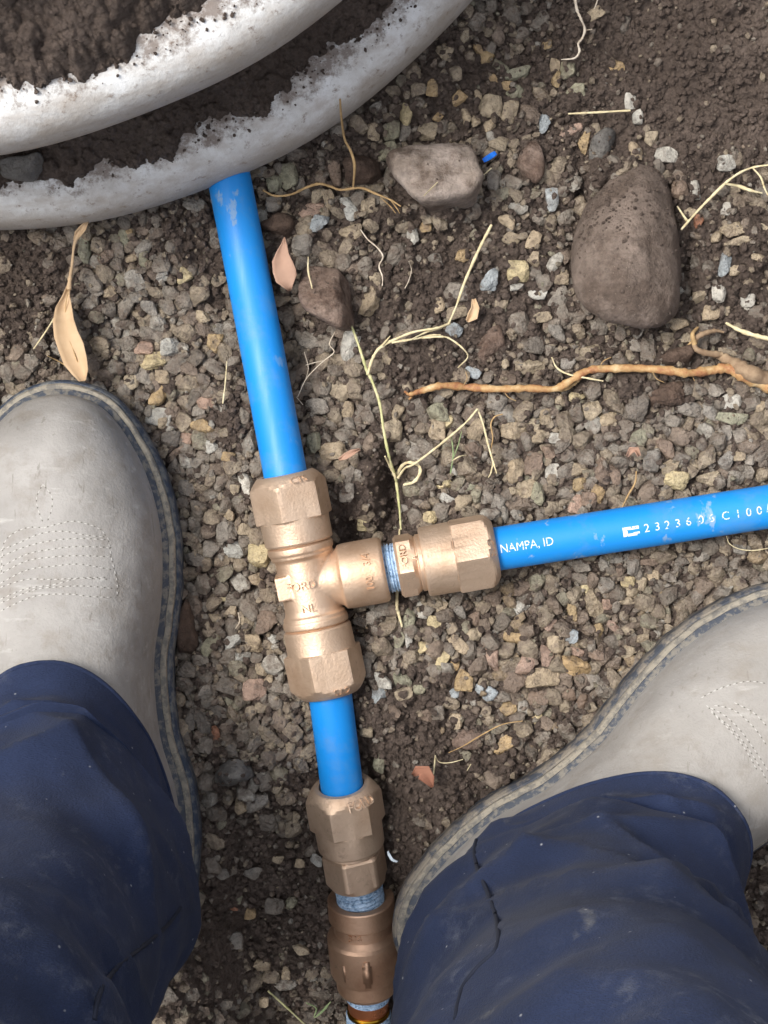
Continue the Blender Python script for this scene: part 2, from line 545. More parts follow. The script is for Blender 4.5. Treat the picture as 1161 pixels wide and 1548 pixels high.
# boots: (origin px at heel, axis angle, mirror)
BOOTS = {'left': (P(185, 1460, .02), 96.8, 1), 'right': (P(624, 1478, .02), 38.5, -1)}
OUTLINE_IN = [(0, 0), (3, 16), (9, 26), (21.5, 36), (36, 41.5), (53, 45), (70, 46.5), (87, 46.5), (100, 44.5), (115, 41.8), (135, 41.5), (154, 43), (172, 47.5), (187, 51), (211, 54.2), (228, 54.2), (242, 52.6), (256, 49.5), (267, 45.6), (280, 39.5), (290, 32.7), (297, 25), (302, 15), (304.5, 5)]
OUTLINE_OUT = [(304.5, -5), (301.5, -17), (295, -28), (286, -37), (274, -46), (258, -53), (238, -58.5), (214, -61), (190, -60), (165, -56.5), (140, -52), (115, -49), (90, -47), (65, -46), (45, -43.5), (26, -38), (11, -27), (3, -15)]
OUT = [(b, a) for a, b in OUTLINE_IN + OUTLINE_OUT]      # (lat, along), millimetres

def boot_frame(side):
    o, ang, mir = BOOTS[side]
    a = Vector((math.cos(math.radians(ang)), math.sin(math.radians(ang)), 0))
    n = Vector((a.y, -a.x, 0)) * mir      # towards the other foot
    return o, a, n

def in_boot(x, y, grow=0.0):
    for side in BOOTS:
        o, a, n = boot_frame(side)
        d = Vector((x, y, 0)) - Vector((o.x, o.y, 0))
        al, la = d.dot(a) * 1000, d.dot(n) * 1000
        if -10 < al < 312:
            ins = [b for (q, b) in OUTLINE_IN]
            wi = np.interp(al, [q for q, b in OUTLINE_IN], ins)
            wo = np.interp(al, [q for q, b in OUTLINE_OUT[::-1]], [b for q, b in OUTLINE_OUT[::-1]])
            if wo - grow < la < wi + grow:
                return True
    return False

# ------------------------------------------------------------------ ground mesh
def graded(lo, hi, step, far):
    c = list(np.arange(lo, hi + step * 0.5, step))
    s = step; x = hi; right = []
    while x < far:
        s *= 1.22; x += s; right.append(x)
    s = step; x = lo; left = []
    while x > -far:
        s *= 1.22; x -= s; left.append(x)
    return np.array(left[::-1] + c + right)

gx = graded(-0.235, 0.235, 0.00102, 60.0)
gy = graded(-0.30, 0.30, 0.00102, 60.0)
GX, GY = np.meshgrid(gx, gy)
GZ = macro(GX, GY)
near = np.clip(1 - np.maximum(np.abs(GX) - 0.5, np.abs(GY) - 0.6) / 0.5, 0, 1)
det = 0.0085 * (0.62 * crumbs(GX, GY, 0.0085, 1)) + 0.0042 * 1.1 * crumbs(GX + .1, GY, 0.0042, 2) + 0.0022 * 1.2 * crumbs(GX, GY + .2, 0.0022, 3)
lump = 0.008 * (fbm(GX * 60, GY * 60, 40, 3) - 0.5)
pxg, pyg = GX / K + 580.5, 774 - GY / K
calm = 1 - 0.75 * gauss(pxg, pyg, 1060, 110, 150, 110)
GZ = GZ + near * (det * calm + lump)
# press the ground down under the boots
for side in BOOTS:
    o, a, n = boot_frame(side)
    dx, dy = GX - o.x, GY - o.y
    al, la = (dx * a.x + dy * a.y) * 1000, (dx * n.x + dy * n.y) * 1000
    wi = np.interp(al, [q for q, b in OUTLINE_IN], [b for q, b in OUTLINE_IN])
    wo = np.interp(al, [q for q, b in OUTLINE_OUT[::-1]], [b for q, b in OUTLINE_OUT[::-1]])
    ins = (al > -5) & (al < 310) & (la < wi + 2) & (la > wo - 2)
    GZ = np.where(ins, np.minimum(GZ, -0.001), GZ)
ny, nx = GX.shape
idx = np.arange(nx * ny).reshape(ny, nx)
F = np.stack([idx[:-1, :-1], idx[:-1, 1:], idx[1:, 1:], idx[1:, :-1]], -1).reshape(-1, 4)
ground = mesh_np('ground', np.stack([GX, GY, GZ], -1).reshape(-1, 3), F, MAT['soil'])
tag(ground, 'dark brown crumbly soil of the trench floor', None, None, 'structure')

def ground_z(x, y):
    j = int(np.clip(np.searchsorted(gx, x), 0, nx - 1)); i = int(np.clip(np.searchsorted(gy, y), 0, ny - 1))
    return float(GZ[i, j])

def bed_z(x, y, r):
    t_ = [ground_z(x, y)] + [ground_z(x + r * .7 * math.cos(q), y + r * .7 * math.sin(q)) for q in (0, 1.05, 2.1, 3.14, 4.2, 5.25)]
    return sum(t_) / len(t_)

# ------------------------------------------------------------------ stones
def ico(level):
    bm = bmesh.new()
    bmesh.ops.create_icosphere(bm, subdivisions=level, radius=1.0)
    V = np.array([v.co[:] for v in bm.verts]); Fc = np.array([[v.index for v in f.verts] for f in bm.faces])
    bm.free()
    return V / np.linalg.norm(V, axis=1)[:, None], Fc
ICO = {k: ico(k) for k in (1, 2, 3, 5)}

def stone_shape(level, seed, p, nplanes=12, bumpy=0.04):
    r = np.random.default_rng(seed)
    V, Fc = ICO[level]
    N = r.normal(size=(nplanes, 3)); N /= np.linalg.norm(N, axis=1)[:, None]
    H = r.uniform(0.58, 1.0, nplanes)
    N = np.vstack([N, np.eye(3), -np.eye(3)]); H = np.concatenate([H, np.full(6, 1.0)])
    g = np.maximum(V @ N.T, 0) / H
    R = (g ** p).sum(1) ** (-1.0 / p)
    if bumpy:
        off = Vector(r.uniform(-50, 50, 3))
        nz = np.array([mnoise.fractal(Vector(v) * 1.7 + off, 1.0, 2.0, 4 if level > 2 else 3) for v in V])
        R = R * (1 + bumpy * nz)
    W = V * R[:, None]
    W -= (W.max(0) + W.min(0)) / 2
    W /= (W.max(0) - W.min(0)) / 2
    return W, Fc

PAL = {'T': (158, 142, 118), 'G': (128, 122, 114), 'W': (176, 174, 166), 'D': (98, 91, 84), 'O': (164, 138, 98), 'P': (158, 130, 114),
       'E': (138, 136, 114), 'B': (150, 158, 162), 'N': (118, 98, 84), 'R': (146, 92, 64), 'C': (188, 172, 132)}
PALN = {'T': 'tan', 'G': 'grey', 'W': 'pale grey', 'D': 'dark grey', 'O': 'ochre', 'P': 'pinkish tan', 'E': 'greenish grey', 'B': 'bluish grey',
        'N': 'brown', 'R': 'rust coloured', 'C': 'cream'}
PEB = '''671 78 26 22 -30 T;702 56 14 20 0 T;723 76 15 15 0 O;736 86 22 18 20 O;758 101 27 16 -25 E;783 112 40 18 15 E;827 68 14 14 0 O;839 100 15 22 0 T;858 107 22 26 0 E;870 138 28 22 0 E;653 134 18 27 0 O;693 150 18 24 -40 O;613 175 20 32 -15 C;746 123 14 20 0 O;768 130 21 14 0 O;780 140 27 20 35 E;740 162 38 34 0 T;771 170 22 34 -10 T;705 176 15 22 0 T;741 190 20 16 20 T;752 216 30 22 -15 T;823 187 19 28 10 B;863 198 36 17 15 P;835 302 19 34 8 B;747 272 22 38 0 G;647 200 30 24 0 T;720 184 14 18 0 T;664 176 12 20 -40 O;722 142 12 18 0 T;840 120 14 24 0 O
931 100 26 22 0 O;944 38 18 28 0 D;901 20 26 18 20 T;953 153 17 24 0 W;964 176 16 22 0 W;882 215 16 34 -10 O;1006 235 38 24 0 W;984 211 20 24 0 T;961 229 22 26 0 T;993 255 24 28 0 D;1098 247 28 24 0 W;1028 288 26 28 0 N;1050 288 16 30 15 W;1109 285 20 14 0 T
1095 402 20 34 -20 B;1115 409 24 16 0 T;1106 348 32 20 20 T;1116 364 42 14 5 T;1083 357 16 18 0 T;1097 316 15 20 0 W;1087 444 21 26 0 W;1074 472 26 26 0 T;1096 470 15 14 0 T;1056 449 20 20 0 T;1022 488 32 22 25 T;1034 511 26 14 10 T;1021 442 24 12 30 W;1056 336 14 22 -10 R;1130 454 20 20 0 W;958 523 26 18 0 G;892 530 30 14 15 T;1043 320 20 16 0 T;1010 512 22 18 0 T;1150 345 20 14 0 T;1148 390 24 12 0 T
624 354 18 30 0 W;644 343 18 16 0 O;767 334 28 16 -30 T;772 361 27 20 -20 T;806 363 20 28 -15 T;658 392 24 18 0 G;700 385 20 22 -20 O;784 410 34 32 0 C;739 424 28 32 10 B;841 396 32 20 35 W;848 419 22 22 0 T;690 441 36 28 0 G;691 472 36 20 15 T;847 451 24 38 -35 G;781 433 20 14 0 W;842 504 26 26 0 G;804 520 40 30 0 D;801 554 44 24 8 T;859 552 22 20 0 G;714 563 24 16 -30 B;686 500 24 22 -30 B;665 463 14 26 -20 T;806 392 18 22 0 T;813 446 28 14 0 W;758 462 20 16 0 T;820 480 26 18 30 T;763 547 14 20 0 T
436 267 28 38 15 E;414 277 24 28 0 E;395 259 22 16 0 G;585 228 32 24 20 E;529 316 26 36 10 W;481 296 20 22 0 T;499 303 18 32 15 T;483 338 28 26 0 B;470 321 44 26 10 P;414 310 24 22 0 G;398 327 17 30 10 W;457 372 30 32 0 G;530 350 36 24 0 T;556 314 22 30 0 T;507 263 24 36 -10 N;560 456 26 44 -15 T;567 419 18 26 0 T;432 334 34 14 -20 T;592 198 26 28 0 E;565 200 18 26 0 T;444 345 20 18 0 N
471 516 36 22 -20 G;528 524 26 46 -15 W;515 594 34 26 0 T;480 616 30 28 25 G;475 663 22 46 -8 E;502 682 40 26 5 T;578 568 16 14 0 T;525 621 20 28 0 T;464 588 20 22 0 D;528 640 20 18 0 G;524 745 22 28 0 G;549 790 18 26 0 C;585 540 16 22 0 T
188 361 16 28 30 E;194 353 14 14 0 O;197 391 24 12 20 T;217 391 14 26 0 E;280 417 22 26 0 C;245 417 18 24 0 W;226 467 26 24 0 G;209 475 24 14 -25 T;230 547 36 28 30 C;218 525 28 22 0 P;257 526 28 26 0 W;218 568 32 24 -15 G;239 600 20 34 -35 O;216 600 24 26 0 D;313 609 28 20 20 P;325 520 24 28 0 O;128 377 20 40 -8 E;307 479 22 20 0 T;198 578 22 22 0 T;206 449 22 18 0 G;330 497 18 16 0 G;246 640 14 18 0 T;150 348 16 14 0 T;166 440 20 20 0 T;246 570 22 20 0 T;145 445 24 16 0 G;160 388 24 22 0 N
240 630 38 28 -10 W;283 663 22 18 0 P;258 664 28 24 0 D;263 707 20 26 30 D;268 683 28 10 25 N;306 646 32 24 20 O;373 730 20 36 25 W;352 831 26 30 20 W;394 841 36 36 0 C;343 804 30 30 0 G;283 738 26 24 0 D;320 676 20 20 0 W;320 829 26 24 0 G;355 740 14 16 0 T;297 700 22 16 0 G;346 779 18 18 0 T;293 846 30 22 0 D;372 800 26 18 0 T;300 770 24 26 0 D;345 690 22 14 0 O;300 620 20 18 0 G
339 903 18 12 0 C;352 970 26 20 10 W;385 972 26 28 0 T;404 940 36 36 0 N;372 945 30 24 15 T;367 994 24 18 0 W;396 1012 20 20 0 T;348 1038 44 24 -20 D;310 1025 22 18 0 G;310 1047 20 26 0 G;307 1090 26 34 0 D;286 1087 20 32 0 D;326 1108 13 24 0 R;405 1029 14 22 -25 T;385 1043 34 32 0 P;317 974 18 38 -35 E;324 935 24 14 0 T;349 925 18 18 0 T;388 875 22 18 20 T;283 1010 30 26 0 D;334 1012 26 22 0 D;413 965 16 14 0 W;330 1075 26 18 -30 D;395 1070 20 16 0 T;440 1125 16 28 0 T;370 1110 24 20 0 D;350 1135 20 20 0 D
389 1214 32 28 0 G;406 1243 28 28 0 D;382 1319 26 20 -15 G;441 1365 18 20 0 E;354 1421 28 26 0 G;358 1358 17 18 0 E;378 1381 18 18 0 O;349 1373 22 10 -15 R;396 1460 26 20 -15 T;455 1435 24 18 10 T;316 1485 16 24 0 T;327 1228 32 28 0 D;432 1471 14 20 0 T;399 1515 16 16 0 T;415 1369 30 26 0 D;365 1220 20 22 0 T;448 1235 12 18 0 T;453 1305 16 14 0 T;420 1300 18 12 0 T;478 1300 18 20 0 W;335 1320 24 18 0 G;400 1180 24 30 15 D;310 1180 30 32 0 D
752 608 32 26 -10 G;777 652 40 26 -5 T;663 623 36 28 0 E;675 639 20 22 0 C;660 649 28 30 0 T;719 649 28 34 0 T;780 712 30 34 15 T;835 712 22 22 0 W;754 763 22 30 -15 G;736 751 18 22 0 G;780 743 26 14 0 T;799 738 24 32 -15 T;814 746 26 28 -30 E;672 731 28 16 -5 C;710 738 24 13 25 E;676 756 24 14 -30 W;650 783 20 20 0 C;689 710 14 16 0 W;591 650 34 32 0 T;808 639 18 26 -15 T;840 662 26 16 0 W;600 625 16 26 -20 T;782 778 16 20 30 G;715 681 26 26 0 N;825 630 18 24 0 T;845 605 16 18 0 T;815 660 24 22 0 T;806 700 28 34 0 N;830 685 22 20 0 N;700 760 26 24 0 T;612 770 18 14 0 G
961 616 38 42 0 D;918 635 34 24 0 T;964 664 24 32 -20 E;1039 616 40 24 -10 G;1022 726 36 28 -10 C;1070 723 34 22 0 T;1013 705 28 22 10 T;1005 679 34 26 -15 N;909 713 22 40 15 N;929 717 18 32 0 N;870 760 20 32 -10 P;877 732 22 20 0 O;903 747 20 26 -20 O;896 621 28 26 20 T;1096 697 22 32 -15 G;1128 712 26 20 -20 G;1106 634 46 18 -5 E;1075 622 26 26 0 G;1080 589 28 22 10 G;1104 607 32 22 0 W;1018 636 30 20 -10 G;1135 692 18 22 0 G;1118 690 18 14 0 T;1048 700 18 16 0 T;875 710 28 20 0 T;891 755 24 20 0 N;1150 615 18 18 0 T;1110 720 30 22 -30 G;1095 655 22 24 0 G;1120 660 20 28 15 G;985 697 26 32 0 G;872 600 24 14 0 C
898 916 24 50 30 T;865 926 18 24 -10 O;787 918 30 20 15 W;871 1007 44 32 -5 O;776 1034 32 36 -20 N;863 962 20 20 0 B;871 985 24 12 -10 P;796 1003 24 44 -35 P;827 991 20 34 0 P;841 975 28 26 0 T;819 1024 52 28 5 T;927 947 22 14 -20 P;904 952 16 22 -15 O;949 879 22 16 0 C;957 896 20 18 0 T;970 882 18 22 0 T;957 857 18 26 0 G;938 859 16 24 -15 N;980 848 30 14 -5 N;878 855 26 18 10 G;951 985 24 18 0 T;716 960 22 20 0 T;741 1050 18 22 -30 B;726 1042 16 16 0 B;767 1071 28 20 15 O;743 905 28 24 0 N;971 967 20 18 0 T;948 910 24 14 20 T;896 1032 32 26 0 G;741 996 24 42 0 P;778 965 34 16 -5 O;814 1055 30 24 0 N;917 913 18 16 0 P;917 885 24 24 0 G;935 845 26 12 0 G;885 893 16 16 0 C;830 945 22 20 0 P;900 990 24 18 0 N;925 970 26 22 0 D;988 870 18 16 0 T;860 1050 22 18 0 N;880 1060 18 24 0 N;813 1085 12 18 0 C;912 850 18 20 0 G;790 890 26 22 0 N;1010 870 22 18 0 G;1030 850 24 16 0 D;1060 840 26 18 0 G;1090 850 20 18 0 D;1120 830 24 18 0 G
618 935 18 30 -5 E;618 968 11 22 5 W;604 966 16 26 0 E;579 1029 26 24 0 W;574 1050 24 26 0 B;609 1029 28 26 0 E;635 1043 20 16 0 E;610 1049 26 18 10 T;658 940 24 18 -5 C;639 979 15 18 0 C;671 994 18 38 -20 C;688 1003 15 22 0 O;701 1028 28 32 0 O;693 974 34 20 -25 T;645 1082 22 20 0 N;689 1090 20 24 0 T;574 1151 18 34 -12 E;596 1003 11 20 0 G;566 934 24 22 0 G;596 1076 20 20 0 N;763 1127 22 32 -25 O;638 930 18 10 -10 W;718 958 22 20 0 T;688 1049 18 18 0 B;551 1010 20 28 0 D;553 1105 20 20 0 T;545 975 24 26 0 G;715 935 20 22 0 N;668 915 18 24 0 T;695 925 20 20 0 G'''
pebbles = []
for item in PEB.replace('\n', ';').split(';'):
    t = item.split()
    if len(t) == 6:
        pebbles.append((float(t[0]), float(t[1]), float(t[2]), float(t[3]), float(t[4]), t[5]))

# larger stones: name, px, py, w, h, thick(m), angle, p, seed, material, sink
LANDMARKS = []
PROTO = []
for i in range(26):
    pw_ = 45 if i % 4 else 14
    Vp, Fp = stone_shape(2, 100 + i, pw_, 9, 0.07)
    Vq, Fq_ = stone_shape(3, 100 + i, pw_, 9, 0.09)
    me = bpy.data.meshes.new('pebble')
    me.from_pydata([tuple(v) for v in Vq], [], [tuple(int(q) for q in f) for f in Fq_])
    me.polygons.foreach_set('use_smooth', [False] * len(me.polygons))
    me.materials.append(MAT['pebble'])
    PROTO.append((Vp, Fp, me))
placed = {}       # spatial hash of stones (x, y, r)
CELL = 0.012
def near_stones(x, y):
    cx, cy = int(math.floor(x / CELL)), int(math.floor(y / CELL))
    for i in range(cx - 2, cx + 3):
        for j in range(cy - 2, cy + 3):
            yield from placed.get((i, j), ())
def remember(x, y, r):
    placed.setdefault((int(math.floor(x / CELL)), int(math.floor(y / CELL))), []).append((x, y, r))

BIG = [  # name, label, px, py, w, h, thickness, angle, power, seed, material, lift
    ('stone', 'pale smooth flat-topped stone half sunk in soil right of the long grass root', 656, 262, 150, 104, .034, -6, 8, 3, 'rock_pale', .010),
    ('cobble', 'large oval mud-coated cobble, the biggest stone in the trench', 954, 366, 178, 264, .037, 4, 3.2, 31, 'rock_mud', .012),
    ('stone', 'reddish brown angular stone beside the upright blue pipe and the torn leaf', 492, 447, 82, 112, .028, 8, 9, 12, 'rock_red', .009),
    ('stone', 'rounded dark grey stone beside the left boot heel', 349, 1168, 66, 50, .016, 22, 6, 44, 'rock_grey', .004),
    ('stone', 'brown half-buried stone right of the blue plastic scrap', 801, 246, 46, 64, .012, 8, 6, 51, 'rock_red', .001),
    ('stone', 'dark greenish oval slab at the upper tip of the big cobble', 912, 216, 36, 64, .012, -14, 6, 61, 'rock_grey', .003),
    ('stone', 'flat reddish brown stone above the orange root near the folded straw', 742, 524, 52, 60, .009, 20, 11, 73, 'rock_red', .002),
    ('soil_clod', 'long dark soil clod pressed against the inner edge of the left boot', 281, 952, 36, 92, .016, 0, 7, 81, 'clod', .002),
    ('stone', 'flat brown stone in the soil above the right boot heel', 708, 1118, 48, 32, .009, -8, 10, 91, 'rock_red', .002),
    ('soil_clod', 'crumbly soil clod beneath the thin hanging root left of the pale stone', 548, 252, 60, 46, .016, 0, 4, 99, 'clod', .003),
    ('soil_clod', 'smooth dark soil clod just below the orange root at right', 1010, 598, 62, 40, .010, 10, 6, 104, 'clod', .002),
    ('soil_clod', 'dark soil clod tucked against the blue pipe below the white rim', 420, 340, 54, 40, .014, -10, 6, 111, 'clod', .001),
    ('soil_clod', 'dark squarish clod above the bend of the orange root', 1022, 537, 60, 34, .010, 0, 7, 117, 'clod', .001),
    ('stone', 'tan stone stuck in the soil ledge between the two white rims', 33, 254, 66, 38, .012, 12, 8, 125, 'rock_grey', .0),
]
for (nm, lb, px, py, wd, ht, th, ang, pw, sd, mt, lift) in BIG:
    Vs, Fs = stone_shape(5 if wd > 60 else 3, sd, pw, 9 if pw > 5 else 7, {'clod': .2, 'rock_mud': .06}.get(mt, .08))
    on_ledge = py < 300 and px < 100
    z = 0.062 if on_ledge else float(macro(P(px, py).x, P(px, py).y)) + lift
    c = P(px, py, z + th * 0.6)
    kk = K * (D - c.z)
    S = Matrix.Diagonal((wd * kk / 2, ht * kk / 2, th, 1))
    R = Matrix.Rotation(math.radians(ang), 4, 'Z')
    o = mesh_np(nm, Vs * np.array([wd * kk / 2, ht * kk / 2, th]), Fs, MAT[mt])
    o.location = (c.x, c.y, z)
    o.rotation_euler = (0, 0, math.radians(ang))
    tag(o, lb, 'clod' if nm == 'soil_clod' else 'stone', 'larger stones and clods in the trench')
    if not on_ledge:
        n_r = 7
        for q in range(n_r):
            for fr in (0.3, 0.62):
                aa = q / n_r * 2 * PI
                v = R @ Vector((wd * kk / 2 * fr * math.cos(aa), ht * kk / 2 * fr * math.sin(aa), 0))
                remember(c.x + v.x, c.y + v.y, min(wd, ht) * kk / 2 * 0.36)

LM = [((375, 420), 'upright blue pipe'), ((950, 370), 'big oval cobble'), ((655, 262), 'pale flat-topped stone'), ((490, 445), 'reddish angular stone'),
      ((450, 760), 'top nut of the bronze tee'), ((490, 1010), 'bottom nut of the bronze tee'), ((700, 838), 'bronze nut on the side branch'), ((505, 1120), 'short blue pipe'),
      ((900, 810), 'printed blue pipe'), ((740, 600), 'left end of the orange root'), ((1000, 565), 'middle of the orange root'), ((600, 690), 'grass stem fork'),
      ((700, 430), 'folded straw'), ((110, 490), 'dry tan leaf'), ((425, 400), 'torn brown leaf'), ((560, 130), 'white rim'), ((100, 320), 'white rim'),
      ((260, 800), 'inner edge of the left boot'), ((140, 580), 'toe of the left boot'), ((300, 1250), 'heel of the left boot'), ((940, 1010), 'inner edge of the right boot'),
      ((640, 1170), 'rust leaf scrap'), ((520, 1240), 'lower bronze nut'), ((740, 237), 'blue plastic scrap'), ((905, 170), 'short pale straw'), ((1090, 280), 'bent straw at right'),
      ((880, 50), 'white wriggly root'), ((350, 1168), 'dark grey stone by the boot heel'), ((910, 216), 'greenish oval slab'), ((550, 1440), 'dark bronze coupling'), ((742, 524), 'flat reddish stone')]
def where(px, py):
    d = sorted(LM, key=lambda q: math.hypot(q[0][0] - px, q[0][1] - py))
    def rel(l):
        dx, dy = px - l[0][0], py - l[0][1]
        if abs(dx) > 1.8 * abs(dy): return 'right of' if dx > 0 else 'left of'
        if abs(dy) > 1.8 * abs(dx): return 'below' if dy > 0 else 'above'
        return ('lower' if dy > 0 else 'upper') + (' right of' if dx > 0 else ' left of')
    return f'{rel(d[0])} the {d[0][1]}', d[1][1]
labels_used = {}
pend = []
n_ind = 0
for i, (px, py, wd, ht, ang, cc) in enumerate(pebbles):
    g = P(px, py)
    if in_boot(g.x, g.y, -2):
        continue
    r3 = 0.5 * min(wd, ht) * K
    a, b = wd * K / 2 * 1.06, ht * K / 2 * 1.06
    c = min(a, b) * random.uniform(0.62, 0.85)
    z = bed_z(g.x, g.y, (a + b) / 2) + c * (0.34 - 0.40 * float(soil_mask(np.array([px]), np.array([py]))[0])) + 0.0004
    g = P(px, py, z)
    dd = seg_dist(g)
    if dd < c * 0.9:
        z -= (c * 0.9 - dd); g = P(px, py, z)
    Vp, Fp, me = PROTO[(i * 7) % len(PROTO)]
    o = bpy.data.objects.new('pebble', me)
    o.location = g
    o.scale = (a, b, c)
    o.rotation_euler = (random.uniform(-.18, .18), random.uniform(-.18, .18), math.radians(ang) + (PI if random.random() < .5 else 0))
    j = [random.uniform(.86, 1.12), random.uniform(.97, 1.03)]
    cl = lin(*PAL[cc], 1.12)
    o.color = (cl[0] * j[0] * j[1], cl[1] * j[0], cl[2] * j[0] / j[1], 1)
    col.objects.link(o)
    remember(g.x, g.y, 0.5 * (a + b) * 0.93)
    ratio = max(wd, ht) / min(wd, ht)
    shape = 'long' if ratio > 1.7 else ('oval' if ratio > 1.25 else 'roundish')
    mx = max(wd, ht)
    size = 'large ' if mx >= 36 else ('tiny ' if mx <= 18 else '')
    w1, w2 = where(px, py)
    pend.append((o, f'{size}{shape} {PALN[cc]} pebble {w1}', w2, py, px))
# make every pebble's label its own: add the second landmark, then the place in the row
def settle(stage, items):
    byl = {}
    for it in items:
        byl.setdefault(it[1], []).append(it)
    out = []
    for lb, its in byl.items():
        if len(its) == 1:
            out.append(its[0]); continue
        if stage == 0:
            out += settle(1, [(o, f'{lb}, towards the {w2}', w2, y, x) for (o, _, w2, y, x) in its])
        else:
            its.sort(key=lambda q: q[3])
            words = ['uppermost', 'second from top', 'third from top', 'fourth from top', 'fifth from top', 'sixth from top', 'seventh from top']
            for k, (o, _, w2, y, x) in enumerate(its):
                base = lb.split(', towards')[0]
                tail = lb.split(', towards')[1] if ', towards' in lb else ''
                wd_ = 'lowest' if k == len(its) - 1 else words[min(k, 6)]
                out.append((o, f'{wd_} {base}' + (f' towards{tail}' if len((base + tail).split()) < 14 else ''), w2, y, x))
    return out
final = settle(0, pend)
for (o, lb, _, _, _) in final:
    tag(o, ' '.join(lb.split()[:16]), 'pebble', 'loose pebbles of the gravel')

# random gravel between them: one uncountable mass
def pick_color(px, py):
    warm = math.exp(-((px - 840) / 190) ** 2 - ((py - 990) / 120) ** 2)
    k = random.random()
    if random.random() < 0.6 * warm:
        cc = random.choice('OTTNNE')
    else:
        cc = random.choice('TTTTTTGGGGGDDENNWTG')
    c = lin(*PAL[cc], 0.92)
    f = random.uniform(0.72, 1.12)
    return [c[0] * f, c[1] * f, c[2] * f]

def rand_rot(tilt):
    return Euler((random.uniform(-tilt, tilt), random.uniform(-tilt, tilt), random.uniform(0, 2 * PI))).to_matrix()

G_V, G_F, G_C = [], [], []
L1 = [stone_shape(1, 300 + i, 45, 8, 0.07) for i in range(16)]
base_n = 0
def add_stone(V0, F0, loc, scl, rot, c):
    global base_n
    Vw = (V0 * np.array(scl)) @ np.array(rot).T + np.array(loc)
    G_V.append(Vw); G_F.append(F0 + base_n); G_C.append(np.tile(np.array(c, dtype=np.float32), (len(Vw), 1)))
    base_n += len(Vw)

def scatter(n_try, rmin, rmax, gap, sink, lvl2, keep_soil):
    xs = rng.uniform(-0.33, 0.33, n_try); ys = rng.uniform(-0.40, 0.40, n_try)
    u = rng.random(n_try) ** 2.0
    rs = rmin + (rmax - rmin) * u
    pxs, pys = xs / K + 580.5, 774 - ys / K
    sm = soil_mask(pxs, pys)
    mz = macro(xs, ys)
    keep = rng.random(n_try) < np.clip(1.12 - 1.55 * keep_soil * sm, 0.004, 1) ** 2.2
    order = np.argsort(-rs)
    for q in order:
        if not keep[q]:
            continue
        x, y, r = xs[q], ys[q], rs[q]
        if any((x - a) ** 2 + (y - b) ** 2 < (gap * (r + c)) ** 2 for a, b, c in near_stones(x, y)):
            continue
        if in_boot(x, y, -3):
            continue
        if (Vector((x, y)) - PIT_C1).length < PIT_R1 - 0.03:
            continue
        a, b, c = r * random.uniform(.9, 1.25), r * random.uniform(.75, 1.0), r * random.uniform(.5, .8)
        z = (bed_z(x, y, r) if lvl2 else mz[q]) + (c * (sink - 0.55 * sm[q]) if lvl2 else c * sink) + 0.0004
        dd = seg_dist(Vector((x, y, z)))
        if dd < c * 0.6:
            continue
        remember(x, y, r)
        V0, F0, _ = PROTO[int(rng.integers(len(PROTO)))]
        if not (lvl2 and abs(x) < .22 and abs(y) < .29):
            V0, F0 = L1[int(rng.integers(len(L1)))]
        add_stone(V0, F0, (x, y, z), (a, b, c), rand_rot(.45), pick_color(pxs[q], pys[q]))

scatter(70000, 0.0021, 0.0057, 0.65, 0.26, True, 1.0)
saved = placed
placed = {}
scatter(26000, 0.0022, 0.0052, 0.74, 0.0, False, 0.9)     # a lower layer that fills the gaps
placed = saved
t = (1 + 5 ** .5) / 2
V12 = np.array([(-1, t, 0), (1, t, 0), (-1, -t, 0), (1, -t, 0), (0, -1, t), (0, 1, t), (0, -1, -t), (0, 1, -t), (t, 0, -1), (t, 0, 1), (-t, 0, -1), (-t, 0, 1)], float)
V12 /= np.linalg.norm(V12[0])
F12 = np.array([(0, 11, 5), (0, 5, 1), (0, 1, 7), (0, 7, 10), (0, 10, 11), (1, 5, 9), (5, 11, 4), (11, 10, 2), (10, 7, 6), (7, 1, 8), (3, 9, 4), (3, 4, 2), (3, 2, 6), (3, 6, 8), (3, 8, 9), (4, 9, 5), (2, 4, 11), (6, 2, 10), (8, 6, 7), (9, 8, 1)])
for q in range(16000):                                     # grit and fines
    x, y = rng.uniform(-.24, .24), rng.uniform(-.31, .31)
    r = .0007 + .0015 * rng.random() ** 2
    if in_boot(x, y, -2) or (Vector((x, y)) - PIT_C1).length < PIT_R1 - 0.03:
        continue
    if rng.random() < .8 * float(soil_mask(np.array([x / K + 580.5]), np.array([774 - y / K]))[0]):
        continue
    add_stone(V12 * (1 + rng.uniform(-.3, .3, (12, 1))), F12, (x, y, ground_z(x, y) + r * .45 + .0012 * rng.random()), (r * 1.3, r, r * .8), rand_rot(3), pick_color(x / K + 580.5, 774 - y / K))
gravel = mesh_np('gravel', np.vstack(G_V), np.vstack(G_F), MAT['gravel'], ground, False, np.vstack(G_C))
tag(gravel, 'small grey and tan gravel filling the trench floor', None, None, 'stuff')

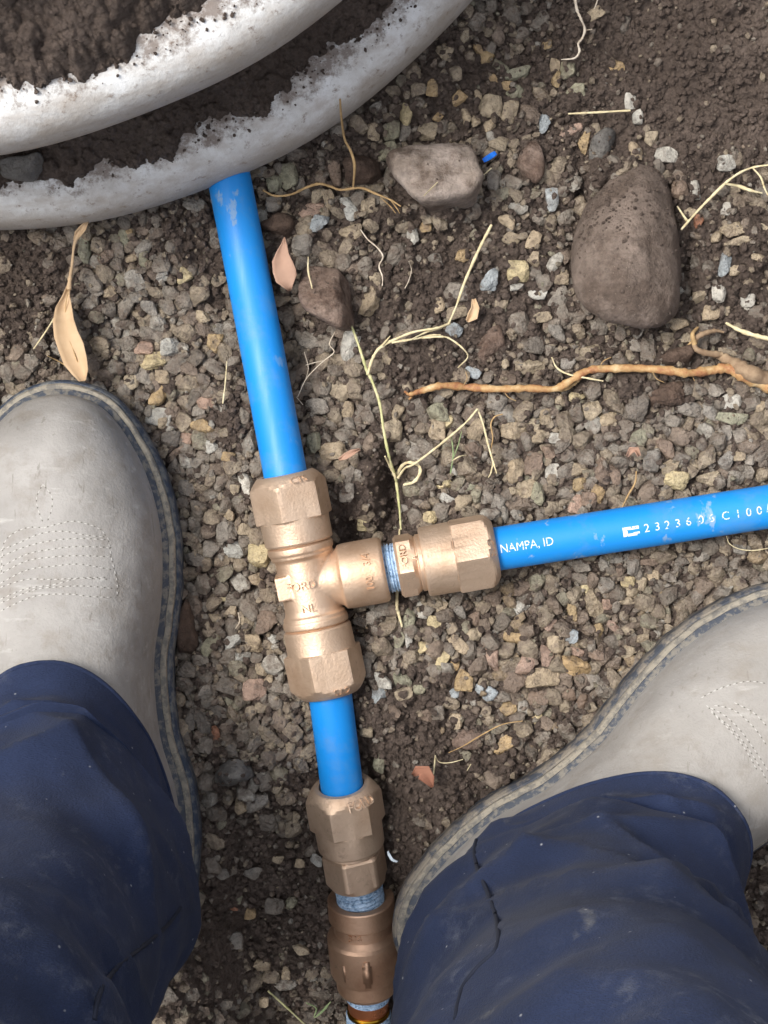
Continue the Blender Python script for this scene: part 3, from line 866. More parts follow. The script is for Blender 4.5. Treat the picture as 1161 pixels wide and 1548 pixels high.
# soil crumbs
G_V, G_F, G_C = [], [], []
base_n = 0
ICO0 = ico(1)
bm = bmesh.new(); bmesh.ops.create_icosphere(bm, subdivisions=1, radius=1.0); bm.free()
t = (1 + 5 ** .5) / 2
V12 = np.array([(-1, t, 0), (1, t, 0), (-1, -t, 0), (1, -t, 0), (0, -1, t), (0, 1, t), (0, -1, -t), (0, 1, -t), (t, 0, -1), (t, 0, 1), (-t, 0, -1), (-t, 0, 1)], float)
V12 /= np.linalg.norm(V12[0])
F12 = np.array([(0, 11, 5), (0, 5, 1), (0, 1, 7), (0, 7, 10), (0, 10, 11), (1, 5, 9), (5, 11, 4), (11, 10, 2), (10, 7, 6), (7, 1, 8), (3, 9, 4), (3, 4, 2), (3, 2, 6), (3, 6, 8), (3, 8, 9), (4, 9, 5), (2, 4, 11), (6, 2, 10), (8, 6, 7), (9, 8, 1)])
NC = 60000
cx_ = rng.uniform(-0.25, 0.25, NC); cy_ = rng.uniform(-0.32, 0.32, NC)
sm_ = soil_mask(cx_ / K + 580.5, 774 - cy_ / K)
kp = rng.random(NC) < (0.40 + 0.60 * sm_)
cr = 0.00045 + 0.0021 * rng.random(NC) ** 2.8
for q in np.nonzero(kp)[0]:
    x, y, r = cx_[q], cy_[q], cr[q]
    if in_boot(x, y, -2) or (Vector((x, y)) - PIT_C1).length < PIT_R1 - 0.03:
        continue
    z = ground_z(x, y) + r * 0.4
    V0 = V12 * (1 + rng.uniform(-.28, .28, (12, 1)))
    add_stone(V0, F12, (x, y, z), (r * 1.15, r, r * .85), rand_rot(3), (1, 1, 1))
for o_ in [q for q in col.objects if q.name.startswith(('cobble', 'stone'))]:
    if o_.location.z > .04: continue
    nv = len(o_.data.vertices)
    for q in rng.integers(0, nv, 2600 if o_.name.startswith('cobble') else min(60, nv // 4)):
        v_c = o_.data.vertices[int(q)]
        if v_c.normal.z < .25: continue
        ca_, sa_ = math.cos(o_.rotation_euler.z), math.sin(o_.rotation_euler.z)
        wx, wy = o_.location.x + v_c.co.x * ca_ - v_c.co.y * sa_, o_.location.y + v_c.co.x * sa_ + v_c.co.y * ca_
        if o_.name.startswith('cobble') and rng.random() < np.clip((.175 - wy) / .05, 0, .93): continue
        r = 0.00025 + (.0011 if rng.random() < .5 else .0005) * rng.random() ** 2
        add_stone(V12 * (1 + rng.uniform(-.28, .28, (12, 1))), F12, (wx, wy, o_.location.z + v_c.co.z + r * .3), (r * 1.15, r, r * .8), rand_rot(3), (1, 1, 1))
cr_o = mesh_np('soil_crumbs', np.vstack(G_V), np.vstack(G_F), MAT['crumb'], ground, False)
tag(cr_o, 'loose dark soil crumbs scattered over the trench floor', None, None, 'stuff')

# ------------------------------------------------------------------ the white ribbed pit and the soil on its ledges
def pit_center(z):
    f = (z - .03) / .134
    return (-.2153 - .0091 * f, .4855 - .0075 * f)
R1, R2 = .341, .323
prof = [(R1 - .030, -.045), (R1 - .012, -.02), (R1 - .003, .002), (R1, .018), (R1 - .0005, .030), (R1 - .004, .041), (R1 - .010, .048), (R1 - .018, .052), (R1 - .030, .0545), (R1 - .045, .056),
        (R1 - .056, .064), (R1 - .060, .085), (R1 - .060, .115), (R1 - .052, .126), (R2 - .020, .132), (R2 - .006, .138), (R2 - .001, .148), (R2, .160), (R2 - .0015, .170), (R2 - .006, .179), (R2 - .013, .185), (R2 - .024, .189), (R2 - .042, .191),
        (R2 - .055, .195), (R2 - .060, .215), (R2 - .062, .26), (R2 - .066, .262), (R2 - .066, .2), (R2 - .066, -.04)]
V, Fq = [], []
NS = 220
for (r, z) in prof:
    cx, cy = pit_center(z)
    for k in range(NS):
        a = 2 * PI * k / NS
        wob = 0.0007 * math.sin(5 * a + z * 30) + 0.0005 * math.sin(17 * a)
        V.append((cx + (r + wob) * math.cos(a), cy + (r + wob) * math.sin(a), z))
for i in range(len(prof) - 1):
    for k in range(NS):
        k2 = (k + 1) % NS
        Fq.append((i * NS + k, i * NS + k2, (i + 1) * NS + k2, (i + 1) * NS + k))
pit = mesh_py('meter_pit', V, Fq, MAT['pit'])
tag(pit, 'large round white plastic meter pit with two dirty ribs at upper left', 'meter pit')

def ledge_soil(name, rin, rout, z0, slope, seed, label, a0, a1, edge_amp, hmax, thick=0.006, nr_=90):
    na, nr = 1100, nr_
    A = np.linspace(math.radians(a0), math.radians(a1), na)
    Rr = np.linspace(rin, rout, nr)
    AA, RR = np.meshgrid(A, Rr, indexing='ij')
    cx, cy = pit_center(z0)
    X, Y = cx + RR * np.cos(AA), cy + RR * np.sin(AA)
    # outer limit wanders: lumps and tongues of soil
    edge = rout - .003 - edge_amp * (0.20 + 1.2 * (0.72 * fbm(AA * 20, AA * 0 + seed, seed, 3) + 0.28 * fbm(X * 170, Y * 170, seed + 7, 4))) 
    d = (edge - RR)
    h = np.clip(d * 1.15, -0.02, None)
    h = np.minimum(h, thick + slope * np.clip(rout - RR, 0, None))
    Z = z0 + np.minimum(h, hmax)
    Z = Z + np.where(d > -0.002, 1, 0) * (0.004 * (fbm(X * 90, Y * 90, seed + 3, 4) - 0.45) + 0.0075 * crumbs(X, Y, .0075, seed) * 0.8 + 0.0035 * crumbs(X, Y, .0034, seed + 1))
    idx = np.arange(na * nr).reshape(na, nr)
    Fc = np.stack([idx[:-1, :-1], idx[:-1, 1:], idx[1:, 1:], idx[1:, :-1]], -1).reshape(-1, 4)
    o = mesh_np(name, np.stack([X, Y, Z], -1).reshape(-1, 3), Fc, MAT['soil'])
    return tag(o, label, None, None, 'stuff')
ledge_soil('ledge_soil', R1 - .062, R1 - .004, .0525, 0.35, 3, 'dark soil lying between the two white pit ribs', 225, 345, .020, .030)
ledge_soil('ledge_soil', R2 - .19, R2 - .004, .1885, 0.30, 8, 'dark soil heaped on the upper white rib at the corner', 225, 345, .021, .030, nr_=230)

# crumbs strewn along the edge of that soil
G_V, G_F, G_C = [], [], []
base_n = 0
for (Rr_, zt, n_) in ((R1, .0505, 2600), (R2, .1865, 2600)):
    for q in range(n_):
        a_ = math.radians(rng.uniform(232, 340)); dr = .012 + .030 * rng.random() ** 0.6
        r = .0003 + .0010 * rng.random() ** 3
        cx, cy = pit_center(zt)
        zz = float(np.interp(dr, [0, .004, .010, .018, .030, .06], [zt - .012, zt - .009, zt - .003, zt + .0015, zt + .008, zt + .02]))
        add_stone(V12 * (1 + rng.uniform(-.28, .28, (12, 1))), F12, (cx + (Rr_ - dr) * math.cos(a_), cy + (Rr_ - dr) * math.sin(a_), zz + r * .2), (r * 1.2, r, r * .8), rand_rot(3), (1, 1, 1))
lc_o = mesh_np('ledge_crumbs', np.vstack(G_V), np.vstack(G_F), MAT['crumb'], None, False)
tag(lc_o, 'loose soil crumbs strewn over the white pit ribs', None, None, 'stuff')

# ------------------------------------------------------------------ revolved metal parts
def frame(A, B):
    t = (B - A).normalized()
    u = (Vector((0, 0, 1)) - t * t.z).normalized()
    v = u.cross(t)
    return t, u, v

def hexr(ap, corner, phase, n=6):
    def f(th):
        a = (th - phase + PI / n) % (2 * PI / n) - PI / n
        return min(ap / math.cos(a), corner)
    return f

def revolve(name, A, B, st, mat, parent=None, n=96, cap=True, deg=32):
    """st: (s metres from A, radius or f(theta))"""
    t, u, v = frame(A, B)
    V, Fc = [], []
    for s, r in st:
        for k in range(n):
            th = 2 * PI * k / n
            rr = r(th) if callable(r) else r
            V.append(A + t * s + (u * math.cos(th) + v * math.sin(th)) * rr)
    m = len(st)
    for i in range(m - 1):
        for k in range(n):
            k2 = (k + 1) % n
            Fc.append((i * n + k, (i + 1) * n + k, (i + 1) * n + k2, i * n + k2))
    if cap:
        Fc.append(tuple(range(n)))
        Fc.append(tuple(range((m - 1) * n, m * n))[::-1])
    o = mesh_py(name, V, Fc, mat, parent)
    bm = bmesh.new(); bm.from_mesh(o.data)
    bmesh.ops.recalc_face_normals(bm, faces=bm.faces)
    bm.to_mesh(o.data); bm.free()
    return sharp(o, deg)

def text_mesh(txt, size, extrude=0.0):
    cu = bpy.data.curves.new('t', 'FONT')
    cu.body = txt; cu.size = size; cu.align_x = 'CENTER'; cu.align_y = 'CENTER'
    cu.extrude = extrude; cu.resolution_u = 3
    o = bpy.data.objects.new('t', cu)
    col.objects.link(o)
    bpy.context.view_layer.update()
    dg = bpy.context.evaluated_depsgraph_get()
    me = bpy.data.meshes.new_from_object(o.evaluated_get(dg))
    bpy.data.objects.remove(o); bpy.data.curves.remove(cu)
    return me

def text_on(name, txt, size, A, B, s0, th0, rad, phi, mat, parent, lift=0.0002, extrude=0.0, stretch=1.0, cone=0.0, bold=0.0):
    """letters wrapped on a cylinder (or cone) round A-B"""
    t, u, v = frame(A, B)
    me = text_mesh(txt, size, extrude)
    bm = bmesh.new(); bm.from_mesh(me)
    ys = [q.co.y for q in bm.verts]; xs = [q.co.x for q in bm.verts]
    if not ys:
        return None
    for k in range(1, 7):
        for ax, vals in ((Vector((0, 1, 0)), ys), (Vector((1, 0, 0)), xs)):
            lo, hi = min(vals), max(vals)
            bmesh.ops.bisect_plane(bm, geom=bm.verts[:] + bm.edges[:] + bm.faces[:], plane_co=ax * (lo + (hi - lo) * k / 7), plane_no=ax)
    cp, sp = math.cos(phi), math.sin(phi)
    for q in bm.verts:
        x, y, h = q.co.x * stretch, q.co.y, q.co.z
        ds = cp * x - sp * y
        dth = (sp * x + cp * y)
        s = s0 + ds
        r = rad + cone * ds
        th = th0 + dth / rad
        q.co = A + t * s + (u * math.cos(th) + v * math.sin(th)) * (r + lift + h)
    o = mesh_bm(name, bm, mat, parent, False)
    return o

NUT_AP, NUT_CR = .0180, .0206
def nut(parent, A, B, L_ch, L_hex, L_sk, phase, mat, r_sk=.0180, open_r=.0122, name='compression_nut'):
    """A: the end the pipe enters, B: further along the fitting"""
    hx = hexr(NUT_AP, NUT_CR, phase)
    ch = lambda f: (lambda th: min(hx(th), .0145 + f))
    st = [(0.004, open_r), (0.0, open_r), (0.0, .0146), (0.0004, .0152)]
    for q in range(1, 6):
        st.append((L_ch * q / 5, (lambda th, q=q: min(hx(th), .0152 + (.0212 - .0152) * q / 5))))
    st += [(L_ch + .0006, hx), (L_ch + L_hex - .0008, hx), (L_ch + L_hex - .0002, lambda th: max(hx(th) - .0005, r_sk)), (L_ch + L_hex, lambda th: min(hx(th), r_sk + .0002)), (L_ch + L_hex + .0008, r_sk),
           (L_ch + L_hex + L_sk - .0012, r_sk - .0002), (L_ch + L_hex + L_sk - .0003, r_sk - .0007), (L_ch + L_hex + L_sk, r_sk - .0016), (L_ch + L_hex + L_sk, .012)]
    return revolve(name, A, B, st, mat, parent, 96, deg=17)

# ---- tee
tee = empty('tee_fitting', TEE_C)
tee['wloc'] = tuple(TEE_C)
tag(tee, 'bronze tee fitting with two hex nuts joining the three blue pipes', 'pipe fitting')
t_, u_, v_ = frame(TEE_A, TEE_B)
LT = (TEE_B - TEE_A).length
def on_axis(s): return TEE_A + t_ * s
n_len = (.0070, .0172, .0125)
nl = sum(n_len)
nut(tee, TEE_A, TEE_B, *n_len, math.radians(15), MAT['bronze_nut'])
nut(tee, TEE_B, TEE_A, *n_len, math.radians(-11.25), MAT['bronze_nut'])
bt = (BR_END - TEE_C).normalized()
# body: run, branch and pads fused by a voxel remesh
sC = (TEE_C - TEE_A).dot(t_)
run = revolve('body', TEE_A, TEE_B, [(nl - .004, .0155), (nl + .0005, .0155), (nl + .0010, .0172), (nl + .0042, .0172), (nl + .0050, .0164), (nl + .0066, .0164), (nl + .0076, .0152), (sC - .013, .0146), (sC, .0146), (sC + .013, .0146), (LT - nl - .0076, .0152), (LT - nl - .0066, .0164), (LT - nl - .0050, .0164), (LT - nl - .0042, .0172), (LT - nl - .0010, .0172), (LT - nl - .0005, .0155), (LT - nl + .004, .0155)], MAT['bronze'], None)
brA = TEE_C - bt * .004
brl = lambda px: (P(px, 865 - (px - 552) * .178, .0175) - brA).dot(bt)
b1, b2 = brl(516), brl(583)
bra = revolve('body', brA, BR_END, [(0, .0128), (b1 - .006, .0128), (b1 - .003, .0138), (b1 - .0008, .0150), (b1 + .0005, .0168), (b1 + .004, .0172), (b2 - .004, .0172), (b2 - .0015, .0170), (b2, .0158), (b2, .0120), (b2 - .004, .0118)], MAT['bronze'], None)
bm = bmesh.new()
for o in (run, bra):
    bm.from_mesh(o.data)
# side pad with the cast name
pm = bmesh.new()
bmesh.ops.create_cube(pm, size=1.0)
pc = TEE_C + t_ * -.0005
mx = Matrix((( v_.x, t_.x, u_.x, pc.x), (v_.y, t_.y, u_.y, pc.y), (v_.z, t_.z, u_.z, pc.z), (0, 0, 0, 1)))
bmesh.ops.transform(pm, matrix=mx @ Matrix.Translation((-.0075, 0, -.001)) @ Matrix.Diagonal((.0185, .0125, .0255, 1)), verts=pm.verts)
tm = bpy.data.meshes.new('tmp'); pm.to_mesh(tm); pm.free(); bm.from_mesh(tm); bpy.data.meshes.remove(tm)
for o in (run, bra):
    bpy.data.objects.remove(o)
body = mesh_bm('body', bm, MAT['bronze'], None)
md = body.modifiers.new('r', 'REMESH'); md.mode = 'VOXEL'; md.voxel_size = 0.00048
ms = body.modifiers.new('s', 'SMOOTH'); ms.factor = 0.5; ms.iterations = 5
bpy.context.view_layer.update()
nm = bpy.data.meshes.new_from_object(body.evaluated_get(bpy.context.evaluated_depsgraph_get()))
body.modifiers.clear(); body.data = nm
nm.polygons.foreach_set('use_smooth', [True] * len(nm.polygons))
if not nm.materials: nm.materials.append(MAT['bronze'])
set_parent(body, tee)
RAISE = .0004
text_on('lettering', 'FORD', .0062, TEE_A, TEE_B, sC - .0005, -.22, .0150, PI / 2, MAT['bronze'], tee, .0001, .0008)
text_on('lettering', 'NL', .0060, TEE_A, TEE_B, sC + .0115, -.10, .0153, PI / 2, MAT['bronze'], tee, .0, .0008)
text_on('lettering', '3/4', .0056, brA, BR_END, (b1 + b2) / 2 + .003, .42, .0172, PI / 2, MAT['bronze'], tee, .0001, .0008)
text_on('lettering', '100', .0056, brA, BR_END, (b1 + b2) / 2 + .003, -.32, .0172, PI / 2, MAT['bronze'], tee, .0001, .0008)
text_on('lettering', 'CTS', .0052, TEE_A, TEE_B, .0034, .40, .0181, PI / 2, MAT['bronze_nut'], tee, .0, .0007, cone=.857)
text_on('lettering', 'CTS', .0052, TEE_B, TEE_A, .0034, -.40, .0181, PI / 2, MAT['bronze_nut'], tee, .0, .0007, cone=.857)

# ---- side adapter
AD_A = brA + bt * (b2 - .001)
ad = empty('pipe_adapter', AD_A); ad['wloc'] = tuple(AD_A)
tag(ad, 'bronze adapter with cast name and hex nut between the tee and the printed blue pipe', 'pipe fitting')
ld = (BR_END - AD_A).length
rings = [(0.0, .0117)]
for q in range(14):
    rings.append((.0004 + .0068 * q / 13, .0124 + .0006 * math.sin(q * 2.1) + .0003 * math.sin(q * 5.3)))
rings += [(.0075, .0115)]
revolve('thread_sealant', AD_A, BR_END, rings, MAT['sealant'], ad)
hx = hexr(.0150, .0171, math.radians(18.75))
h0, h1 = .0070, ld - (.0055 + .0165 + .0165) - .003
revolve('hex_body', AD_A, BR_END, [(h0, .0118), (h0, lambda th: hx(th) - .0016), (h0 + .0014, hx), (h1 - .0022, hx), (h1 - .0004, lambda th: min(hx(th), .0148)), (h1, .0142), (h1 + .0006, .0142), (h1 + .001, .0150), (h1 + .003, .0150), (h1 + .0036, .0138), (h1 + .005, .0138)], MAT['bronze'], ad, deg=17)
nut(ad, BR_END, AD_A, .0055, .0165, .0165, math.radians(-22.5), MAT['bronze_nut'], .0184)
text_on('lettering', 'FORD', .0050, AD_A, BR_END, (h0 + h1) / 2 - .0008, .34, .0156, PI / 2, MAT['bronze'], ad, .0001, .0008)
text_on('lettering', 'A', .0040, AD_A, BR_END, (h0 + h1) / 2 + .0045, .22, .0156, PI / 2, MAT['bronze'], ad, .0001, .0008)
text_on('lettering', 'CTS', .0056, BR_END, AD_A, .0028, -.08, .0182, PI / 2, MAT['bronze_nut'], ad, .0, .0007, cone=1.09)

# ---- pipes
def tube(name, pts, r, mat, parent=None, n=48, steps=14, taper=None, wob=0.0, seed=0, flat=None):
    """smooth tube through pts (Catmull-Rom); r number or list per point"""
    pts = [Vector(p) for p in pts]
    rr = r if isinstance(r, (list, tuple)) else [r] * len(pts)
    Q, R = [], []
    ext = [pts[0] * 2 - pts[1]] + pts + [pts[-1] * 2 - pts[-2]]
    for i in range(len(pts) - 1):
        p0, p1, p2, p3 = ext[i:i + 4]
        for k in range(steps):
            f = k / steps
            Q.append(0.5 * ((2 * p1) + (p2 - p0) * f + (2 * p0 - 5 * p1 + 4 * p2 - p3) * f * f + (3 * p1 - p0 - 3 * p2 + p3) * f ** 3))
            R.append(rr[i] * (1 - f) + rr[i + 1] * f)
    Q.append(pts[-1]); R.append(rr[-1])
    rd = random.Random(seed)
    V, Fc = [], []
    for i, q in enumerate(Q):
        t = (Q[min(i + 1, len(Q) - 1)] - Q[max(i - 1, 0)]).normalized()
        u = Vector((0, 0, 1)) - t * t.z
        if u.length < 1e-3: u = Vector((0, 1, 0)) - t * t.y
        u.normalize(); v = u.cross(t)
        k_ = R[i] * (1 + (rd.uniform(-wob, wob) if wob else 0))
        for k in range(n):
            th = 2 * PI * k / n
            a, b = k_, k_
            if flat: a = k_ * flat
            V.append(q + u * math.cos(th) * a + v * math.sin(th) * b)
    m = len(Q)
    for i in range(m - 1):
        for k in range(n):
            k2 = (k + 1) % n
            Fc.append((i * n + k, (i + 1) * n + k, (i + 1) * n + k2, i * n + k2))
    Fc.append(tuple(range(n))); Fc.append(tuple(range((m - 1) * n, m * n))[::-1])
    o = mesh_py(name, V, Fc, mat, parent)
    return sharp(o, 60)

PR = .01135
o = tube('water_pipe', PIPE_UP[:-1] + [TEE_A + t_ * .004], PR, MAT['blue'], None, 64, 16)
tag(o, 'long blue plastic pipe coming out from under the white pit', 'water pipe', 'blue plastic water pipes')
o = tube('water_pipe', [TEE_B - t_ * .004, PIPE_LOW[1] + (LOW_B - LOW_A).normalized() * .004], PR, MAT['blue'], None, 64, 10)
tag(o, 'short blue plastic pipe between the tee and the lower bronze nut', 'water pipe', 'blue plastic water pipes')
pr = empty('water_pipe', BR_END); pr['wloc'] = tuple(BR_END)
tag(pr, 'blue plastic pipe printed with lettering running to the right edge', 'water pipe', 'blue plastic water pipes')
pA, pB = BR_END - bt * .004, P(1161, 766, .018)
pdir = (pB - BR_END).normalized()
tube('pipe_wall', [BR_END - pdir * .004, (BR_END + pB) / 2, pB, pB + pdir * .14, pB + pdir * .42], PR, MAT['blue'], pr, 64, 16)
def print_at(txt, px, size, th=0.0, stretch=1.0, nm='printed_lettering'):
    c = P(px, 830 - (px - 750) * .1557, .029)
    s = (c - BR_END).dot(pdir)
    text_on(nm, txt, size, BR_END, pB, s, th, PR, 0.0, MAT['print'], pr, .00018, 0, stretch)
print_at('NAMPA, ID', 796, .0062, -.02, .92)
for ch_, px in zip('2323606C100', (977, 993, 1008, 1024, 1040, 1059, 1075, 1096, 1115, 1131, 1147)):
    print_at(ch_, px, .0060, -.10)
print_at('/', 1160, .0060, -.05)
# small striped emblem before the number
bm = bmesh.new()
for (x0, x1, y0, y1) in ((-.0042, .0042, .0008, .0024), (-.0042, .0030, -.0024, -.0010), (.0012, .0044, -.0016, -.0006), (-.0042, -.0018, -.0010, .0008)):
    vv = [bm.verts.new((x, y, 0)) for x, y in ((x0, y0), (x1, y0), (x1, y1), (x0, y1))]
    bm.faces.new(vv)
s_e = (P(953, 798, .029) - BR_END).dot(pdir)
tp, up, vp = frame(BR_END, pB)
for q in bm.verts:
    x, y = q.co.x, q.co.y
    th = -.12 + y / PR
    q.co = BR_END + tp * (s_e + x) + (up * math.cos(th) + vp * math.sin(th)) * (PR + .0002)
mesh_bm('printed_emblem', bm, MAT['print'], pr, False)

# ---- lower assembly
lo = empty('pipe_adapter', LOW_A); lo['wloc'] = tuple(LOW_A)
tag(lo, 'bronze hex adapter below the short blue pipe, lowest nut in the trench', 'pipe fitting')
ll = (LOW_B - LOW_A).length
nut(lo, LOW_A, LOW_B, .0080, .0160, .0135, math.radians(7.5), MAT['bronze_nut'], .0182)
hx2 = hexr(.0152, .0171, math.radians(11.25))
s0 = .0375
revolve('hex_body', LOW_A, LOW_B, [(s0 - .006, .0140), (s0 - .0005, .0150), (s0, .0164), (s0 + .0012, .0166), (s0 + .0016, .0154), (s0 + .0024, .0154), (s0 + .0030, lambda th: hx2(th) - .0008), (s0 + .0042, hx2), (ll - .004, hx2), (ll - .0012, lambda th: min(hx2(th), .0152)), (ll, .0136), (ll, .010)], MAT['bronze'], lo, deg=17)
ldir = (LOW_B - LOW_A).normalized()
rings = [(0, .0110)]
for q in range(22):
    rings.append((.0004 + .0150 * q / 21, .0128 - .0006 * q / 21 + .0007 * math.sin(q * 1.9)))
rings.append((.0160, .010))
revolve('thread_sealant', LOW_B - ldir * .0006, LOW_B + ldir * .05, rings, MAT['sealant'], lo)
text_on('lettering', 'FORD', .0060, LOW_A, LOW_B, .0042, .55, .0184, PI / 2, MAT['bronze_nut'], lo, .0001, .0008, cone=.75)

cp = empty('pipe_coupling', CPL_A); cp['wloc'] = tuple(CPL_A)
tag(cp, 'dark bronze coupling with raised rib at the bottom edge beside the trouser leg', 'pipe fitting')
lc = (CPL_B - CPL_A).length
f = lc / .046
revolve('body', CPL_A, CPL_B, [(.006 * f, .0130), (.0004, .0134), (0, .0140), (0, .0176), (.0006, .0182), (.0088 * f, .0183), (.0094 * f, .0178), (.0100 * f, .0163), (.0104 * f, .0160), (.0152 * f, .0160), (.0158 * f, .0166), (.0172 * f, .0192), (.0186 * f, .0201), (.0350 * f, .0198), (.0366 * f, .0192), (.0370 * f, .0174), (.0390 * f, .0173), (.0440 * f, .0170), (.0458 * f, .0156), (.046 * f, .011)], MAT['bronze_dark'], cp, deg=22)
t2, u2, v2 = frame(CPL_A, CPL_B)
bm = bmesh.new(); bmesh.ops.create_cube(bm, size=1.0)
bmesh.ops.bevel(bm, geom=bm.edges[:], offset=.18, segments=2, affect='EDGES')
rc = CPL_A + t2 * (.028 * f) + (u2 * math.cos(.0) + v2 * math.sin(.0)) * .0197
mx = Matrix(((v2.x, t2.x, u2.x, rc.x), (v2.y, t2.y, u2.y, rc.y), (v2.z, t2.z, u2.z, rc.z), (0, 0, 0, 1)))
bmesh.ops.transform(bm, matrix=mx @ Matrix.Translation((.001, 0, 0)) @ Matrix.Diagonal((.0052, .0165, .0036, 1)), verts=bm.verts)
mesh_bm('raised_rib', bm, MAT['bronze_dark'], cp)
bm = bmesh.new(); bmesh.ops.create_cube(bm, size=1.0)
bmesh.ops.bevel(bm, geom=bm.edges[:], offset=.18, segments=2, affect='EDGES')
rc = CPL_A + t2 * (.028 * f) + (u2 * math.cos(-.62) + v2 * math.sin(-.62)) * .0194
mx = Matrix(((v2.x, t2.x, u2.x, rc.x), (v2.y, t2.y, u2.y, rc.y), (v2.z, t2.z, u2.z, rc.z), (0, 0, 0, 1)))
bmesh.ops.transform(bm, matrix=mx @ Matrix.Rotation(-.62, 4, 'Y') @ Matrix.Diagonal((.0022, .0130, .0016, 1)), verts=bm.verts)
mesh_bm('raised_rib', bm, MAT['bronze_dark'], cp)
text_on('lettering', '3/4', .0062, CPL_A, CPL_B, .0125 * f, -.28, .0162, PI / 2, MAT['bronze_dark'], cp, .0, .0008)
cdir = t2
nip = empty('pipe_nipple', CPL_B); nip['wloc'] = tuple(CPL_B)
tag(nip, 'copper nipple with brass ring entering the dark hole at the bottom edge', 'pipe fitting')
ND = (NIP_B - CPL_B).normalized()
rings = [(-.002, .0100)]
for q in range(12):
    rings.append((-.0004 + .0062 * q / 11, .0122 + .0004 * math.sin(q * 2.3)))
rings.append((.0064, .0100))
revolve('thread_sealant', CPL_B, NIP_B, rings, MAT['sealant'], nip)
revolve('copper_tube', CPL_B, NIP_B, [(.004, .0100), (.0058, .0113), (.0150, .0113), (.0155, .0110), (.0180, .0110)], MAT['copper'], nip)
revolve('brass_ring', CPL_B, NIP_B, [(.0135, .0100), (.0138, .0117), (.0146, .0120), (.0154, .0117), (.0156, .0120), (.0166, .0120), (.0170, .0100)], MAT['brass'], nip)
rings = [(.0165, .0100)] + [(.0170 + .010 * q / 15, .0122 + .0005 * math.sin(q * 1.8)) for q in range(16)] + [(.028, .0130), (.060, .0130), (.060, .01)]
revolve('thread_sealant', CPL_B, NIP_B, rings, MAT['sealant'], nip)

# ------------------------------------------------------------------ the person: boots and trousers
person = empty('person', (0, -0.12, 0)); person['wloc'] = (0, -0.12, 0)
tag(person, 'person in grey leather work boots and dusty navy trousers standing astride the pipes', 'person')

def inset_outline(d):
    pts = [Vector(p) for p in OUT]
    n = len(pts); out = []
    for i in range(n):
        a, b, c = pts[i - 1], pts[i], pts[(i + 1) % n]
        t = (c - a).normalized()
        nrm = Vector((-t.y, t.x))
        out.append(b + nrm * d)
    return out
def smooth_closed(pts, k=5):
    n = len(pts); out = []
    for i in range(n):
        p0, p1, p2, p3 = pts[i - 1], pts[i], pts[(i + 1) % n], pts[(i + 2) % n]
        for q in range(k):
            f = q / k
            out.append(0.5 * ((2 * p1) + (p2 - p0) * f + (2 * p0 - 5 * p1 + 4 * p2 - p3) * f * f + (3 * p1 - p0 - 3 * p2 + p3) * f ** 3))
    return out
area = sum(OUT[i - 1][0] * OUT[i][1] - OUT[i][0] * OUT[i - 1][1] for i in range(len(OUT)))
SGN = 1 if area > 0 else -1       # inward side of the outline

HZ = [(-2, 62), (10, 80), (30, 108), (60, 128), (90, 128), (115, 112), (140, 90), (165, 72), (190, 61), (215, 55), (238, 51.5), (256, 47), (270, 41.5), (280, 35), (287, 28), (292, 20), (295.5, 11), (297.3, 0)]
Z_UP = .0285
IN5 = [Vector(p) for p in smooth_closed([Vector(q) for q in inset_outline(7.0 * SGN)], 4)]
def half_widths(y):
    """lateral limits (mm) of the leather at distance y from the heel"""
    xs = []
    n = len(IN5)
    for i in range(n):
        a, b = IN5[i - 1], IN5[i]
        if (a.y - y) * (b.y - y) <= 0 and abs(a.y - b.y) > 1e-9:
            f = (y - a.y) / (b.y - a.y)
            xs.append(a.x + (b.x - a.x) * f)
    if not xs:
        return 0.0, 0.0
    return min(xs), max(xs)
YMIN, YMAX = min(p.y for p in IN5), max(p.y for p in IN5)
HZ = [(y if y < 290 else y, h) for y, h in HZ]
def height(y):
    q = YMAX - (297.3 - y)
    return float(np.interp(y - YMAX + 297.3, [a for a, b in HZ], [b for a, b in HZ]))
def upper_z(x, y):
    lo_, hi_ = half_widths(y)
    if hi_ - lo_ < 1e-6: return Z_UP
    cxx = (lo_ + hi_) / 2 + 3.0 * np.clip((y - 150) / 60, 0, 1) * 0
    s = abs(x - cxx) / ((hi_ - lo_) / 2)
    if s >= 1: return Z_UP
    p = 2.35
    return Z_UP + height(y) / 1000 * (1 - s ** p) ** (1 / p)

